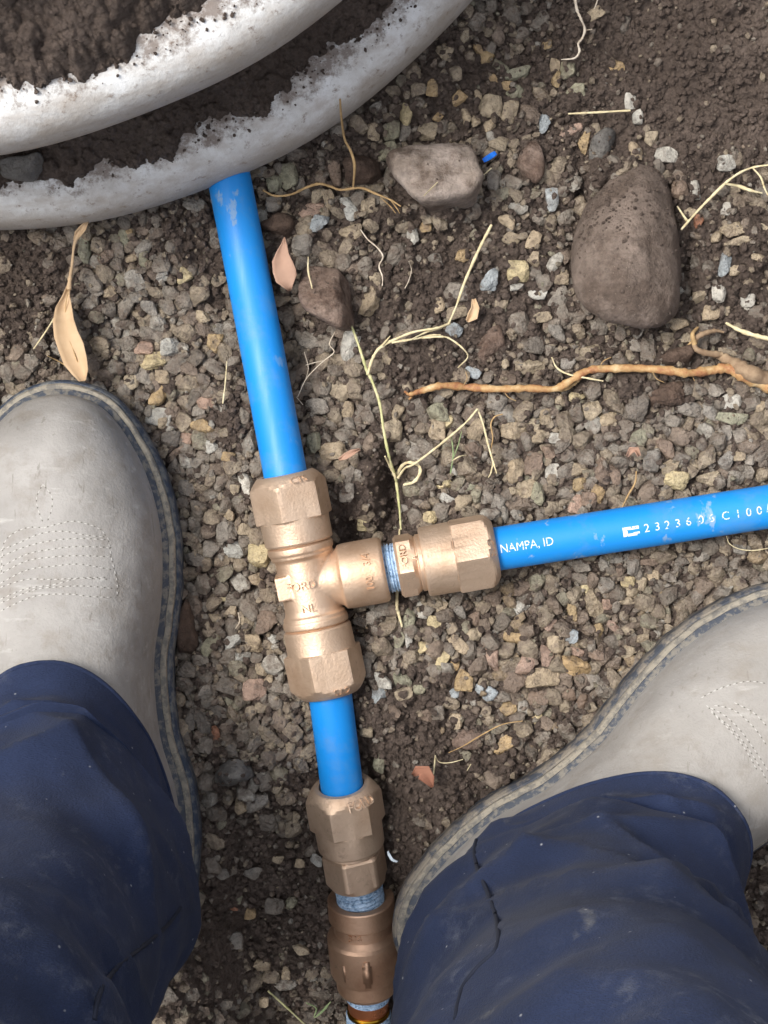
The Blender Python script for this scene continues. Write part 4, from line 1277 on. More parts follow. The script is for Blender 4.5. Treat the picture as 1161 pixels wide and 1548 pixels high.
def build_boot(side):
    o, a, n = boot_frame(side)
    def W(x, y, z):
        return Vector((o.x, o.y, 0)) + n * (x / 1000) + a * (y / 1000) + Vector((0, 0, z))
    # leather upper
    ys = []
    for q in range(70):
        f = q / 69
        ys.append(YMIN + (YMAX - YMIN) * (0.5 - 0.5 * math.cos(PI * f)) )
    NA = 41
    V, Fc = [], []
    for y in ys:
        lo_, hi_ = half_widths(min(max(y, YMIN + .05), YMAX - .05))
        h = height(y) / 1000
        p = 2.35
        for k in range(NA):
            ph = PI * k / (NA - 1)
            c_, s_ = math.cos(ph), math.sin(ph)
            ex = math.copysign(abs(c_) ** (2 / p), c_); ez = abs(s_) ** (2 / p)
            x = (lo_ + hi_) / 2 + (hi_ - lo_) / 2 * ex
            cr = 0.0
            # flex creases across the vamp
            for yc, am in ((176, .0016), (168, .0012), (186, .0010)):
                cr -= am * math.exp(-((y - yc + 6 * ex) / 3.0) ** 2) * ez * (0.4 + 0.6 * abs(ex))
            w3 = W(x, y, Z_UP - .003 + (h + .003) * ez + cr)
            w3 += Vector((0, 0, .0012)) * mnoise.noise(w3 * 38)
            V.append(w3)
    for i in range(len(ys) - 1):
        for k in range(NA - 1):
            Fc.append((i * NA + k, i * NA + k + 1, (i + 1) * NA + k + 1, (i + 1) * NA + k))
    boot = mesh_py('boot', V, Fc, MAT['leather'], person)
    bm = bmesh.new(); bm.from_mesh(boot.data); bmesh.ops.recalc_face_normals(bm, faces=bm.faces)
    if bm.faces[len(bm.faces) // 2].normal.z < 0:
        bmesh.ops.reverse_faces(bm, faces=bm.faces)
    bm.to_mesh(boot.data); bm.free()
    boot['label'] = 'left grey leather boot with stitched vamp' if side == 'left' else 'right grey leather boot turned outward'
    boot['wloc'] = (0, 0, 0)
    def slab(name, insets, mat):
        """insets: list of (inset mm, z)"""
        V, Fc = [], []
        rings_ = []
        for ins, z in insets:
            ring = smooth_closed([Vector(q) for q in inset_outline(ins * SGN)], 4)
            rings_.append([W(p.x, p.y, z + .0008 * mnoise.noise(W(p.x, p.y, z) * 55)) + (n * .0007 * mnoise.noise(W(p.x, p.y, 0) * 90)) for p in ring])
        m = len(rings_[0])
        for r in rings_: V += r
        for i in range(len(rings_) - 1):
            for k in range(m):
                Fc.append((i * m + k, i * m + (k + 1) % m, (i + 1) * m + (k + 1) % m, (i + 1) * m + k))
        Fc.append(tuple(range(m))); Fc.append(tuple(range((len(rings_) - 1) * m, len(rings_) * m))[::-1])
        ob = mesh_py(name, V, Fc, mat, boot)
        bm = bmesh.new(); bm.from_mesh(ob.data); bmesh.ops.recalc_face_normals(bm, faces=bm.faces); bm.to_mesh(ob.data); bm.free()
        return sharp(ob, 40)
    so = slab('outsole', [(1.0, -.004), (-.8, .0), (-0.2, .009), (-1.4, .011), (-1.0, .018), (0.2, .0200)], MAT['outsole_navy' if side == 'left' else 'outsole'])
    slab('welt', [(1.2, .0200), (1.0, .0215), (1.2, .0240), (2.2, .0250), (4.0, .0251), (4.6, .0236)], MAT['welt'])
    slab('rand', [(4.0, .0230), (4.1, .0262), (5.6, .0275), (7.0, .0280), (8.5, .0290), (12, .0285)], MAT['rand'])
    return boot, W

boot_l, W_l = build_boot('left')
boot_r, W_r = build_boot('right')
bpy.context.view_layer.update()

def cam_hit(objs, px, py):
    org = Vector((0, 0, D))
    d = (P(px, py, 0) - org).normalized()
    best = None
    for bv in objs:
        h = bv.ray_cast(org, d)
        if h[0] is not None and (best is None or h[3] < best[3]):
            best = h
    return best

def bvh(o):
    me = o.data
    return BVHTree.FromPolygons([v.co.copy() for v in me.vertices], [tuple(p.vertices) for p in me.polygons])

# the mesh vertices are in world space (parents only translate and are undone)
def stitches(boot, lines, name='stitching'):
    bv = bvh(boot)
    V, Fc = [], []
    Vh, Fh = [], []
    for ln in lines:
        pts = []
        ext = [ln[0]] + list(ln) + [ln[-1]]
        for i in range(len(ln) - 1):
            p0, p1, p2, p3 = [Vector(q) for q in ext[i:i + 4]]
            for k in range(14):
                f_ = k / 14
                pts.append(0.5 * ((2 * p1) + (p2 - p0) * f_ + (2 * p0 - 5 * p1 + 4 * p2 - p3) * f_ * f_ + (3 * p1 - p0 - 3 * p2 + p3) * f_ ** 3))
        pts.append(Vector(ln[-1]))
        # walk at even steps
        walk = [pts[0]]; acc = 0
        for a_, b_ in zip(pts[:-1], pts[1:]):
            seg = (b_ - a_).length
            while acc + seg >= 5.2 and seg > 1e-6:
                f_ = (5.2 - acc) / seg
                a_ = a_ + (b_ - a_) * f_
                walk.append(a_); seg = (b_ - a_).length; acc = 0
            acc += seg
        for q in range(0, len(walk) - 1, 2):
            h1, h2 = cam_hit([bv], *walk[q]), cam_hit([bv], *walk[q + 1])
            if not h1 or not h2: continue
            a_, b_ = h1[0], h2[0]
            nn = h1[1] if h1[1].z > 0 else -h1[1]
            t = (b_ - a_)
            if t.length > .006 or t.length < 1e-5: continue
            t.normalize(); sd = nn.cross(t).normalized()
            k0 = len(V)
            mid = (a_ + b_) / 2
            for c_, wd_, up_ in ((a_, .00022, .00002), (mid, .00034, .00045), (b_, .00022, .00002)):
                V.extend([c_ - sd * wd_ - nn * .0001, c_ + nn * up_, c_ + sd * wd_ - nn * .0001])
            for g in range(2):
                b0 = k0 + g * 3
                Fc.extend([(b0, b0 + 1, b0 + 4, b0 + 3), (b0 + 1, b0 + 2, b0 + 5, b0 + 4)])
            k1 = len(Vh)
            e = b_ + t * .0004
            Vh.extend([e - sd * .0004 + nn * .00006, e + t * .0007 + nn * .00006, e + sd * .0004 + nn * .00006, e - t * .0005 + nn * .00006])
            Fh.append((k1, k1 + 1, k1 + 2, k1 + 3))
    s = mesh_py(name, V, Fc, MAT['thread'], boot)
    s2 = mesh_py('stitch_holes', Vh, Fh, MAT['hole'], boot)
    tag(s, None, None, None, 'stuff'); tag(s2, None, None, None, 'stuff')
    return s
SL = [[(65, 732), (78, 750), (78, 770), (70, 792)], [(65, 732), (56, 750), (57, 768), (66, 792)],
      [(66, 798), (88, 792), (112, 788), (138, 794), (154, 802), (160, 812)], [(66, 798), (48, 797), (28, 802), (10, 815), (4, 832), (2, 870)],
      [(0, 832), (30, 820), (60, 807), (95, 803), (130, 809), (163, 812)], [(0, 842), (40, 826), (80, 817), (120, 814), (163, 816)],
      [(0, 858), (40, 838), (80, 830), (120, 826), (168, 828)], [(0, 868), (40, 848), (80, 842), (120, 840), (170, 842)],
      [(0, 882), (40, 862), (80, 856), (120, 853), (172, 862)], [(0, 888), (40, 876), (80, 876), (120, 874), (168, 876)],
      [(0, 906), (40, 890), (80, 884), (120, 874), (165, 873)],
      [(0, 912), (50, 892), (90, 887), (130, 886), (175, 890)], [(0, 924), (50, 902), (100, 898), (140, 902), (176, 903)],
      [(163, 812), (168, 840), (173, 862), (177, 880), (177, 903)]]
stitches(boot_l, SL)
SR = [[(1068, 1066), (1085, 1084), (1105, 1100), (1130, 1130), (1150, 1162), (1161, 1185)], [(1074, 1070), (1096, 1082), (1120, 1105), (1145, 1140), (1161, 1165)],
      [(1075, 1076), (1100, 1100), (1125, 1130), (1145, 1165)], [(1080, 1066), (1110, 1074), (1140, 1100), (1161, 1130)], [(1110, 1062), (1140, 1078), (1161, 1100)], [(1060, 1055), (1090, 1040), (1130, 1030), (1161, 1034)]]
stitches(boot_r, SR)

# ---- trousers
def trouser(side, rings, seed, label):
    o, a, n = boot_frame(side)
    Rg = np.array(rings, float)
    # interpolate rings
    m = len(Rg); dens = []
    ext = np.vstack([2 * Rg[0] - Rg[1], Rg, 2 * Rg[-1] - Rg[-2]])
    for i in range(m - 1):
        p0, p1, p2, p3 = ext[i:i + 4]
        for k in range(10):
            f_ = k / 10
            dens.append(0.5 * ((2 * p1) + (p2 - p0) * f_ + (2 * p0 - 5 * p1 + 4 * p2 - p3) * f_ ** 2 + (3 * p1 - p0 - 3 * p2 + p3) * f_ ** 3))
    dens.append(Rg[-1])
    NA = 144
    V, Fc = [], []
    off = Vector((seed * 3.7, seed * 1.3, seed))
    for i, (ac, Af, Ab, B, lc_, z, tf, tb) in enumerate(dens):
        grow = min(1.0, i / 12.0)
        for k in range(NA):
            th = 2 * PI * k / NA
            c_, s_ = math.cos(th), math.sin(th)
            e = 2 / 2.2
            cc_, ss_ = math.copysign(abs(c_) ** e, c_), math.copysign(abs(s_) ** e, s_)
            al = ac + (Af if c_ > 0 else Ab) * cc_
            la = lc_ + B * ss_
            zz = z * 1000 + (tf if c_ > 0 else -tb) * 1000 * cc_
            p = Vector((o.x, o.y, 0)) + a * (al / 1000) + n * (la / 1000) + Vector((0, 0, zz / 1000))
            rad = (a * c_ + n * s_)
            q = p * 11 + off
            q.z *= 2.2
            d = 0.0052 * mnoise.noise(q) + 0.0030 * mnoise.noise(p * 26 + off) + 0.0008 * mnoise.noise(p * 75 + off)
            # slanting drag folds
            f1 = Vector((p.x * 9 + p.z * 5, p.y * 9 - p.z * 9, p.z * 6)) + off
            f2 = Vector((p.x * 16 - p.z * 12, p.y * 7 + p.z * 6, p.z * 5)) - off
            d += 0.0075 * (max(0.0, 1 - 2.6 * abs(mnoise.noise(f1))) ** 2 - .25) + 0.0040 * (max(0.0, 1 - 3 * abs(mnoise.noise(f2))) ** 2 - .2)
            V.append(p + rad * d * (0.12 + 0.88 * grow) + Vector((0, 0, 1)) * d * 0.4 * grow)
    m = len(dens)
    for i in range(m - 1):
        for k in range(NA):
            k2 = (k + 1) % NA
            Fc.append((i * NA + k, i * NA + k2, (i + 1) * NA + k2, (i + 1) * NA + k))
    Fc.append(tuple(range((m - 1) * NA, m * NA)))
    ob = mesh_py('trouser_leg', V, Fc, MAT['denim'], person)
    bm = bmesh.new(); bm.from_mesh(ob.data); bmesh.ops.recalc_face_normals(bm, faces=bm.faces); bm.to_mesh(ob.data); bm.free()
    ob['label'] = label
    ob['wloc'] = (0, 0, 0)
    # turned hem: a thin rolled edge
    hem = [V[k] for k in range(0, NA, 3)]
    hem.append(hem[0])
    tube('hem', [h for h in hem], .0011, MAT['denim'], ob, 8, 2)
    return ob
RL = [(75, 92, 78, 50, -8, .058, .052, -.030), (73, 84, 77, 51, -8, .070, .054, -.028), (72, 75, 76, 52, -8, .082, .052, -.022), (71, 70, 75, 54, -8, .088, .050, -.018), (70, 77, 75, 58, -9, .093, .048, -.012),
      (68, 77, 74, 60, -10, .102, .036, -.006), (64, 74, 72, 60, -12, .125, .028, 0), (56, 68, 70, 60, -14, .165, .014, 0), (46, 66, 68, 61, -16, .225, 0, 0), (32, 67, 69, 63, -18, .32, 0, 0), (14, 70, 73, 67, -20, .45, 0, 0), (-6, 76, 80, 74, -24, .60, 0, 0), (-30, 84, 90, 84, -30, .76, 0, 0)]
RR = [(82, 100, 80, 53, -14, .056, .046, -.030), (80, 92, 80, 54, -14, .068, .050, -.028), (78, 80, 79, 55, -15, .080, .050, -.022), (77, 75, 78, 56, -15, .088, .047, -.018), (76, 83, 78, 61, -18, .094, .044, -.012),
      (75, 86, 78, 64, -20, .104, .038, -.006), (74, 82, 78, 65, -21, .128, .026, 0), (72, 75, 77, 67, -21, .168, .010, 0), (69, 75, 77, 70, -22, .225, 0, 0), (62, 78, 80, 73, -22, .32, 0, 0), (54, 84, 80, 74, -26, .45, 0, 0), (36, 88, 86, 80, -28, .60, 0, 0), (10, 92, 94, 88, -30, .76, 0, 0)]
leg_l = trouser('left', RL, 3, 'left navy trouser leg')
leg_r = trouser('right', RR, 9, 'right navy trouser leg with dusty scuffs')

def seam(leg, pts, r=.0009):
    fine = []
    for (x0, y0), (x1, y1) in zip(pts[:-1], pts[1:]):
        fine += [(x0 + (x1 - x0) * q / 6, y0 + (y1 - y0) * q / 6) for q in range(6)]
    def cast():
        bv = bvh(leg); out = []
        for (x, y) in fine:
            h = cam_hit([bv], x, y)
            if h:
                nn = h[1] if h[1].dot(Vector((0, 0, D)) - h[0]) > 0 else -h[1]
                out.append(h[0] + nn * .0001)
        for _ in range(3):
            out = [out[0]] + [(out[q - 1] + out[q] * 2 + out[q + 1]) / 4 for q in range(1, len(out) - 1)] + [out[-1]]
        return out
    out = cast()
    if len(out) < 3:
        return
    pts_ = np.array([tuple(v) for v in out]); tg = np.gradient(pts_, axis=0)
    co = np.array([tuple(v.co) for v in leg.data.vertices]); no = np.array([tuple(v.normal) for v in leg.data.vertices])
    dd = ((co[:, None, :] - pts_[None]) ** 2).sum(-1)
    ii = dd.argmin(1); dist = np.sqrt(dd.min(1))
    sd = np.einsum('ij,ij->i', np.cross(tg[ii], co - pts_[ii]), no)
    am = np.where(sd > 0, .0014, -.0004) * np.exp(-(dist / .006) ** 2)      # the felled side of the seam stands proud
    co = co + no * am[:, None]
    leg.data.vertices.foreach_set('co', co.astype(np.float32).ravel())
    leg.data.update()
    tube('seam', cast(), r, MAT['seam'], leg, 8, 2)
seam(leg_r, [(731, 1236), (722, 1260), (716, 1290), (722, 1315), (738, 1350), (750, 1385), (755, 1420), (748, 1440), (722, 1462), (700, 1490), (692, 1520), (688, 1545)])
seam(leg_l, [(272, 1372), (255, 1398), (220, 1428), (180, 1458), (155, 1490), (145, 1520), (142, 1546)])

# ------------------------------------------------------------------ roots, straws, leaves, scraps
def gp(px, py, up=0.002):
    z = 0.0
    for _ in range(3):
        g = P(px, py, z)
        z = max(float(macro(g.x, g.y)), ground_z(g.x, g.y)) + 0.004 + up
    return P(px, py, z)

def strand(name, pts, r, mat, label=None, cat=None, group=None, parent=None, up=0.002, wob=.24, n=8, flat=None, steps=6):
    q = [gp(p[0], p[1], up + (p[2] if len(p) > 2 else 0)) for p in pts]
    rr = r if isinstance(r, (list, tuple)) else [r * (0.75 if i in (0, len(q) - 1) else 1) for i in range(len(q))]
    if mat == 'root_orange':
        rr = [v * .76 for v in rr]
    if mat in ('root_tan', 'root_pale'):
        rr = [v * .62 for v in rr]
    if 'straw' in mat or mat == 'green':
        rr = [v * .62 for v in rr]
    o = tube(name, q, rr, MAT[mat], parent, n, steps, wob=wob, seed=len(q) + int(pts[0][0]), flat=flat)
    if label: tag(o, label, cat, group)
    return o

# orange root
ROOTHAIRS = [[(700, 584), (706, 572), (704, 562)], [(760, 588), (768, 600), (780, 606)], [(905, 558), (912, 546), (924, 540)], [(985, 559), (992, 572), (1004, 578)], [(1045, 564), (1050, 576)]]
rt = empty('root', gp(860, 578)); rt['wloc'] = tuple(rt.location)
tag(rt, 'long orange-brown root lying across the gravel at right', 'root')
strand('root_stem', [(618, 597), (640, 590), (668, 583), (705, 585), (750, 588), (800, 587), (838, 588), (862, 576), (890, 560), (930, 557), (970, 557), (1010, 560), (1040, 564), (1075, 560), (1100, 557), (1125, 570), (1165, 585), (1210, 590)],
       [.0014, .0022, .0026, .0026, .0024, .0026, .0026, .0026, .0028, .0028, .0028, .0030, .0032, .0032, .0034, .0038, .0042, .004], 'root_orange', parent=rt, up=.004, n=14)
strand('root_branch', [(618, 597), (612, 592)], .0012, 'root_orange', parent=rt, up=.004)
strand('root_branch', [(628, 594), (618, 604)], .0011, 'root_orange', parent=rt, up=.003)
strand('root_branch', [(835, 590), (852, 588), (868, 580), (878, 572)], [.0015, .002, .0018, .0010], 'root_tan', parent=rt, up=.003)
for hr in ROOTHAIRS:
    strand('root_hair', hr, .0004, 'root_tan', parent=rt, up=.004)
bk = empty('root', gp(1090, 545)); bk['wloc'] = tuple(bk.location)
tag(bk, 'dark brown bark-covered root joining the orange root at the right edge', 'root')
strand('root_stem', [(1085, 538), (1105, 546), (1130, 562), (1165, 575), (1210, 580)], [.0018, .0030, .0042, .0048, .0046], 'root_brown', parent=bk, up=.004, n=14)
strand('root_branch', [(1090, 536), (1070, 534), (1053, 528), (1050, 515), (1060, 506), (1080, 500), (1094, 502)], [.0018, .0017, .0016, .0018, .0015, .0012, .0006], 'root_brown', parent=bk, up=.006)
strand('root_branch', [(1050, 520), (1047, 505), (1055, 495)], [.0022, .0020, .0012], 'root_tan', parent=bk, up=.005)
strand('root_branch', [(1033, 530), (1045, 518)], [.0010, .0016], 'root_tan', parent=bk, up=.003)

# the dry grass plant
gr = empty('dry_grass', gp(603, 780)); gr['wloc'] = tuple(gr.location)
tag(gr, 'dry branching grass stem rising above the bronze adapter', 'grass')
strand('stem', [(606, 800), (604, 770), (600, 735), (598, 722), (588, 690), (580, 650), (574, 610), (564, 580), (556, 562)], [.0010, .0011, .0012, .0014, .0011, .0012, .0012, .0012, .0014], 'straw_green', parent=gr, up=.007)
strand('stem', [(556, 566), (548, 540), (538, 510), (527, 482)], [.0013, .0011, .0012, .0006], 'straw_green', parent=gr, up=.008)
strand('stem', [(556, 566), (562, 545), (572, 528), (590, 516)], [.0013, .0012, .0016, .0014], 'straw', parent=gr, up=.009)
strand('blade', [(590, 516), (625, 502), (660, 496), (680, 489)], [.0012, .0011, .0011, .0012], 'straw', parent=gr, up=.010)
strand('blade', [(678, 490), (690, 462), (703, 425), (725, 375), (743, 340)], [.0008, .0009, .0012, .0014, .0010], 'straw', parent=gr, up=.011)
strand('blade', [(592, 518), (630, 512), (665, 509), (680, 512), (700, 527), (707, 540), (692, 556)], [.0010, .0009, .0009, .0008, .0007, .0006, .0004], 'straw', parent=gr, up=.009)
strand('blade', [(622, 513), (645, 502), (668, 496)], [.0006, .0009, .0004], 'straw', parent=gr, up=.011)
strand('blade', [(630, 512), (650, 507), (666, 506)], [.0006, .0008, .0004], 'straw', parent=gr, up=.011)
strand('blade', [(578, 522), (590, 508)], [.0010, .0004], 'straw', parent=gr, up=.010)
strand('blade', [(602, 722), (612, 708), (625, 702), (650, 684), (680, 660), (705, 638), (722, 618)], [.0013, .0010, .0010, .0010, .0010, .0009, .0008], 'straw', parent=gr, up=.010)
strand('blade', [(722, 618), (730, 640), (738, 672), (746, 700), (751, 716)], [.0008, .0008, .0008, .0009, .0005], 'straw', parent=gr, up=.008)
strand('blade', [(746, 698), (742, 715), (738, 722)], [.0007, .0006, .0003], 'straw', parent=gr, up=.006)
strand('blade', [(598, 722), (590, 705), (582, 690)], [.0013, .0012, .0006], 'straw', parent=gr, up=.009)
strand('blade', [(597, 724), (607, 705), (618, 699), (632, 703), (635, 714), (626, 728), (610, 733)], [.0014, .0012, .0012, .0012, .0013, .0014, .0008], 'straw', parent=gr, up=.006, flat=.35)
strand('blade', [(604, 800), (600, 905), (602, 925), (608, 948)], [.0008, .0012, .0014, .0008], 'straw', parent=gr, up=.001)

def grp(name, label, cat, parts, group=None):
    e = empty(name, gp(parts[0][1][0][0], parts[0][1][0][1])); e['wloc'] = tuple(e.location)
    tag(e, label, cat, group)
    for (pn, pts, r, mt, up) in parts:
        strand(pn, pts, r, mt, parent=e, up=up)
    return e
grp('grass_tuft', 'tiny green grass sprig below the arching dry blade', 'grass', [('blade', [(681, 716), (685, 690), (684, 672), (682, 660)], .0007, 'green', .006), ('blade', [(684, 695), (692, 675), (698, 652)], .0005, 'green', .007), ('blade', [(684, 696), (695, 690), (705, 688)], .0006, 'straw', .006)])
grp('rootlet', 'thin twisted tan rootlet standing right of the arching dry blade', 'root', [('strand', [(760, 626), (748, 630), (742, 642), (745, 662), (742, 682), (746, 702)], .0006, 'root_tan', .005)])
grp('rootlet', 'white wriggly root hanging at the top of the picture', 'root', [('strand', [(868, -10), (872, 14), (878, 28), (884, 44), (880, 58), (874, 66), (876, 78), (868, 88), (848, 90)], [.0011, .0012, .0011, .0011, .0010, .0010, .0009, .0008, .0004], 'root_pale', .006), ('strand', [(884, 46), (895, 44)], .0005, 'root_pale', .006), ('strand', [(905, -8), (902, 4), (898, 14)], .0005, 'root_pale', .006)])
grp('rootlet', 'tan root running left to right from the clod to the pale stone', 'root', [('strand', [(398, 288), (415, 296), (440, 294), (462, 284), (482, 278), (500, 282), (515, 287), (545, 284), (566, 292), (590, 302), (606, 312)], [.0008, .0009, .001, .0012, .0012, .0011, .0010, .0010, .0010, .0008, .0005], 'root_tan', .007), ('strand', [(590, 302), (600, 315), (604, 322)], .0005, 'root_tan', .005), ('strand', [(575, 298), (590, 312), (598, 322)], .0005, 'root_tan', .005)])
hang = empty('rootlet', P(534, 283, .02)); hang['wloc'] = tuple(hang.location)
tag(hang, 'thin pale root hanging from the lower white rim', 'root')
tube('strand', [P(514, 150, .062), P(516, 178, .050), P(521, 210, .034), P(530, 228, .030), P(536, 250, .028), P(534, 282, .016)], [.0005, .0006, .0006, .0007, .0008, .0005], MAT['root_tan'], hang, 8, 6)
grp('rootlet', 'white crooked rootlet on bare soil right of the reddish stone', 'root', [('strand', [(545, 347), (556, 362), (570, 374), (579, 388), (573, 402), (578, 418), (578, 432)], .0006, 'root_pale', .004)])
grp('rootlet', 'short fine white rootlet on soil left of the long straw', 'root', [('strand', [(618, 395), (622, 408), (618, 424), (612, 436)], .0004, 'root_pale', .004)])
grp('rootlet', 'branching white root hairs between blue pipe and grass stem', 'root', [('strand', [(506, 502), (498, 520), (505, 532), (490, 545), (478, 556), (462, 574), (450, 600)], .0004, 'root_pale', .006), ('strand', [(460, 532), (466, 556), (462, 574)], .0003, 'root_pale', .006), ('strand', [(490, 545), (476, 548), (462, 552)], .0003, 'root_pale', .006), ('strand', [(448, 600), (458, 612)], .0003, 'root_pale', .006)])
grp('straw', 'short straight pale straw lying in the soil above the big cobble', 'straw', [('stalk', [(859, 172), (900, 170), (953, 167)], [.0008, .0010, .0008], 'straw', .005)], 'loose straws')
grp('straw', 'bent straw with leaf blade at the right edge beside the big cobble', 'straw', [('stalk', [(1030, 347), (1052, 322), (1075, 298), (1105, 270), (1135, 254), (1175, 248)], [.0009, .0011, .0012, .0011, .0010, .0008], 'straw', .006), ('blade', [(1095, 278), (1115, 281), (1135, 288), (1152, 292)], [.0008, .0014, .0016, .0006], 'straw', .006), ('blade', [(1138, 254), (1150, 268), (1156, 285), (1164, 300)], [.0008, .0009, .0008, .0005], 'straw', .006), ('blade', [(1024, 312), (1038, 333)], [.0007, .0012], 'straw', .005)], 'loose straws')
grp('straw', 'pale split straw poking in from the right above the brown root', 'straw', [('stalk', [(1097, 488), (1120, 500), (1145, 508), (1180, 516)], [.0010, .0018, .0020, .0018], 'straw', .006)], 'loose straws')
grp('straw', 'thin curved straw hooked under the orange root', 'straw', [('stalk', [(834, 540), (842, 556), (860, 566), (890, 572), (912, 576)], [.0005, .0007, .0008, .0009, .0005], 'straw', .004)], 'loose straws')
grp('straw', 'thin straw stub leaning beside the dry tan leaf', 'straw', [('stalk', [(51, 527), (70, 500), (86, 474)], [.0005, .0007, .0006], 'straw', .006)], 'loose straws')
grp('straw', 'dark thin twig between the dry leaf and the left boot toe', 'straw', [('stalk', [(72, 538), (92, 548), (112, 562)], [.0004, .0006, .0005], 'root_tan', .004)], 'loose straws')
grp('straw', 'short upright straw in gravel left of the upright blue pipe', 'straw', [('stalk', [(343, 546), (341, 575), (337, 610)], [.0004, .0006, .0008], 'straw', .005)], 'loose straws')
grp('straw', 'thin pale straw at the bottom left of the copper nipple', 'straw', [('stalk', [(405, 1498), (430, 1520), (460, 1548), (475, 1562)], [.0008, .0009, .0009, .0008], 'straw_green', .006)], 'loose straws')
grp('grass_tuft', 'small folded green grass blade beside the copper nipple', 'grass', [('blade', [(463, 1516), (478, 1524), (475, 1538), (488, 1528), (500, 1514)], [.0005, .0008, .0006, .0014, .0006], 'green', .012)])
grp('straw', 'forked straw twig standing by the rust leaf scrap', 'straw', [('stalk', [(653, 1182), (656, 1165), (658, 1142)], [.0005, .0007, .0006], 'straw', .006), ('twig', [(658, 1142), (664, 1152), (680, 1153), (700, 1148)], .0004, 'straw', .005), ('twig', [(706, 1165), (712, 1155)], .0004, 'straw', .005)], 'loose straws')
grp('straw', 'thin tan stem half buried below the gravel left of the right boot', 'straw', [('stalk', [(678, 1138), (700, 1128), (730, 1110), (760, 1095), (790, 1090)], [.0003, .0005, .0006, .0005, .0004], 'root_tan', .006)], 'loose straws')
grp('straw', 'short tan stem above the printed blue pipe', 'straw', [('stalk', [(940, 768), (950, 748), (960, 730), (962, 712)], [.0005, .0008, .0008, .0006], 'root_tan', .006)], 'loose straws')
grp('straw', 'thin pale loop of straw under the right end of the printed pipe', 'straw', [('stalk', [(1098, 810), (1103, 822), (1118, 830), (1140, 832), (1165, 828)], .0004, 'straw', .006)], 'loose straws')
grp('straw', 'tiny twig lying on the pale flat-topped stone', 'straw', [('stalk', [(641, 296), (660, 277), (682, 253)], [.0004, .0005, .0004], 'straw', .032)], 'loose straws')
grp('straw', 'short twig between pale stone and blue scrap', 'straw', [('stalk', [(727, 268), (743, 254)], [.0004, .0006], 'straw', .006)], 'loose straws')
grp('straw', 'tiny white stalk in gravel left of the tee body', 'straw', [('stalk', [(356, 950), (362, 940), (360, 926)], [.0004, .0006, .0004], 'root_pale', .006)], 'loose straws')
grp('straw', 'tan straw shred on the reddish angular stone', 'straw', [('stalk', [(466, 388), (466, 410), (471, 432), (474, 446)], [.0004, .0008, .0006, .0003], 'straw', .022)], 'loose straws')
for pts, lb in ([(835, 86), (905, 100)], 'x'),:
    pass

def leaf(name, spine, widths, mat, label, up=.008, cup=.0022, teeth=0, thick=.0004):
    """curved blade along a spine of pixels with half widths in pixels (left, right)"""
    C = [gp(x, y, up + (u if u else 0)) for x, y, u in spine]
    e = 9
    V = []; rows = len(C)
    for i, c in enumerate(C):
        t = (C[min(i + 1, rows - 1)] - C[max(i - 1, 0)]); t.z = 0; t.normalize()
        s = Vector((t.y, -t.x, 0))
        wl, wr = widths[i]
        for k in range(e):
            f_ = k / (e - 1) * 2 - 1
            w_ = (wl if f_ < 0 else wr) * K
            z = cup * (f_ * f_ - .3) + .0006 * math.sin(i * 1.7 + f_ * 4)
            jag = (1 + (0.10 if i % 2 else -0.04) * teeth * abs(f_)) if teeth else 1
            V.append(c + s * f_ * w_ * jag + Vector((0, 0, z)))
    Fc = [(i * e + k, i * e + k + 1, (i + 1) * e + k + 1, (i + 1) * e + k) for i in range(rows - 1) for k in range(e - 1)]
    o = mesh_py(name, V, Fc, MAT[mat])
    bm = bmesh.new(); bm.from_mesh(o.data)
    bmesh.ops.recalc_face_normals(bm, faces=bm.faces)
    bmesh.ops.solidify(bm, geom=bm.faces[:], thickness=thick)
    bm.to_mesh(o.data); bm.free()
    o.data.polygons.foreach_set('use_smooth', [True] * len(o.data.polygons))
    return o
lf = empty('leaf', gp(112, 500)); lf['wloc'] = tuple(lf.location)
tag(lf, 'long dry tan leaf with its stalk lying above the left boot toe', 'leaf')
b = leaf('leaf_blade', [(104, 434, .004), (101, 448, .004), (98, 466, .005), (98, 485, .006), (102, 505, .007), (110, 525, .008), (118, 545, .009), (124, 562, .010), (126, 576, .010)], [(3, 3), (6, 6), (12, 13), (15, 17), (17, 20), (18, 21), (15, 21), (11, 15), (5, 6)], 'leaf_tan', '', .006, .003)
set_parent(b, lf)
strand('stalk', [(128, 340), (118, 356), (112, 372), (109, 400), (106, 420), (104, 438)], [.0012, .0014, .0008, .0007, .0010, .0012], 'leaf_tan', parent=lf, up=.010)
strand('midrib', [(104, 436), (99, 466), (101, 500), (111, 530), (122, 560)], .0004, 'root_tan', parent=lf, up=.012)
b = leaf('leaf_tip', [(134, 333, .004), (126, 344, .004), (118, 354, .003), (113, 364, .002)], [(2, 2), (6, 5), (6, 5), (2, 2)], 'leaf_tan', '', .008, .002)
set_parent(b, lf)
o = leaf('leaf', [(430, 359, .016), (429, 370, .014), (427, 382, .012), (426, 396, .010), (427, 410, .009), (431, 422, .008), (435, 432, .007), (438, 440, .006)], [(1, 1), (5, 4), (10, 9), (15, 13), (21, 15), (17, 13), (10, 8), (3, 2)], 'leaf_brown', '', .006, .0015, 1.0)
tag(o, 'torn brown leaf piece standing between the blue pipe and the reddish stone', 'leaf')
o = leaf('leaf', [(625, 1172, .004), (632, 1166, .006), (640, 1168, .007), (648, 1178, .006), (654, 1190, .004)], [(4, 3), (9, 7), (13, 11), (10, 9), (2, 2)], 'leaf_rust', '', .008, .0012)
tag(o, 'small rust coloured leaf scrap on dark soil above the right boot heel', 'leaf')
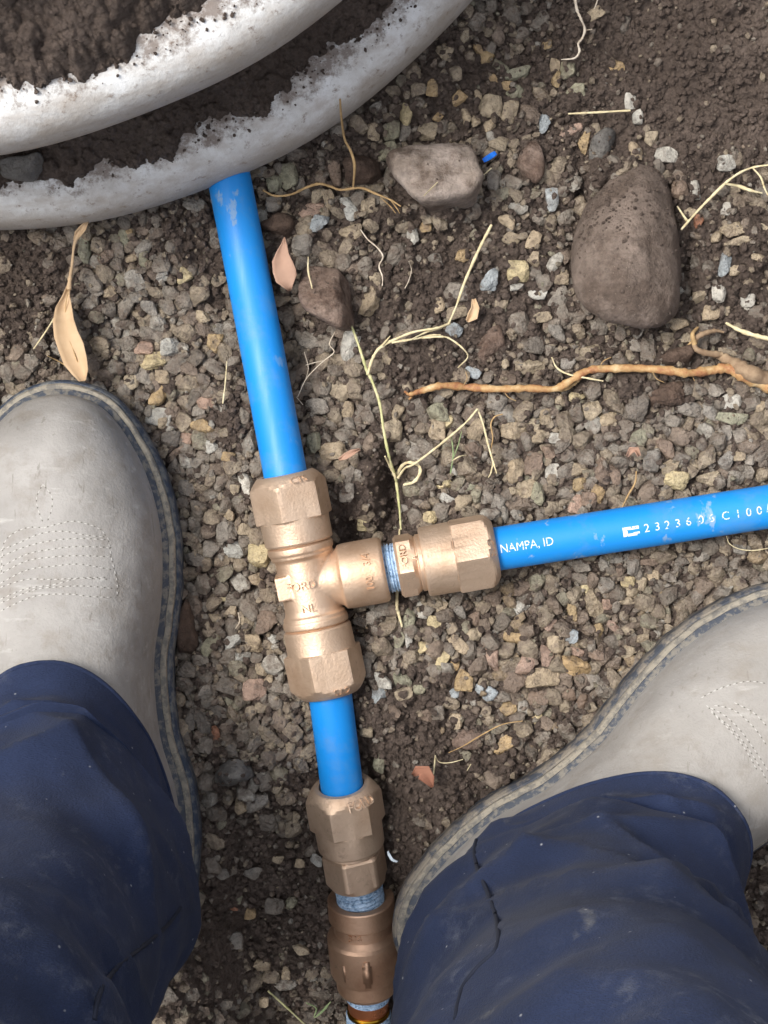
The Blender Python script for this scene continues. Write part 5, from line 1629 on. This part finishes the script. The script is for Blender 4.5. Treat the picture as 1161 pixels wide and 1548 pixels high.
o = leaf('leaf', [(716, 452, .002), (718, 465, .003), (714, 478, .004), (706, 486, .003)], [(3, 3), (7, 6), (9, 8), (3, 3)], 'leaf_tan', '', .004, .002)
tag(o, 'crumpled small tan leaf bit beside the flat reddish stone', 'leaf')
o = leaf('leaf', [(512, 695, .002), (522, 690, .004), (532, 684, .004), (544, 679, .002)], [(1, 1), (4, 4), (4, 4), (1, 1)], 'leaf_brown', '', .008, .001)
tag(o, 'small pinkish leaf curl right of the upright blue pipe end', 'leaf')
o = leaf('leaf', [(948, 690, .002), (954, 680, .004), (962, 680, .005), (966, 690, .004)], [(3, 3), (5, 5), (5, 5), (3, 3)], 'leaf_brown', '', .006, .002)
tag(o, 'curled brown leaf bit in gravel above the printed blue pipe', 'leaf')

# scraps
def scrap(name, px, py, L, wd, th, ang, mat, label, cat, up, bend=0.0):
    bm = bmesh.new()
    rows = 7
    for i in range(rows):
        f_ = i / (rows - 1) * 2 - 1
        for (yy, zz) in ((-1, -1), (1, -1), (1, 1), (-1, 1)):
            k_ = 1 - .25 * abs(f_) ** 3
            bm.verts.new((f_ * L / 2, yy * wd / 2 * k_ + bend * f_ * f_, zz * th / 2 + .0006 * math.sin(f_ * 4)))
    bm.verts.ensure_lookup_table()
    for i in range(rows - 1):
        for k in range(4):
            bm.faces.new([bm.verts[i * 4 + k], bm.verts[i * 4 + (k + 1) % 4], bm.verts[(i + 1) * 4 + (k + 1) % 4], bm.verts[(i + 1) * 4 + k]])
    bm.faces.new(bm.verts[0:4]); bm.faces.new(bm.verts[(rows - 1) * 4:])
    bmesh.ops.recalc_face_normals(bm, faces=bm.faces)
    o = mesh_bm(name, bm, MAT[mat], None, False)
    o.location = gp(px, py, up); o.rotation_euler = (.1, -.1, math.radians(ang))
    return tag(o, label, cat)
scrap('plastic_shaving', 740, 237, .0078, .0028, .0012, 32, 'blue_scrap', 'bright blue plastic shaving beside the pale flat-topped stone', 'scrap', .003)
scrap('plastic_sliver', 591, 1297, .0075, .0014, .0010, -48, 'white_scrap', 'white curved plastic sliver between the lower adapter and the right boot', 'scrap', .022, .0012)
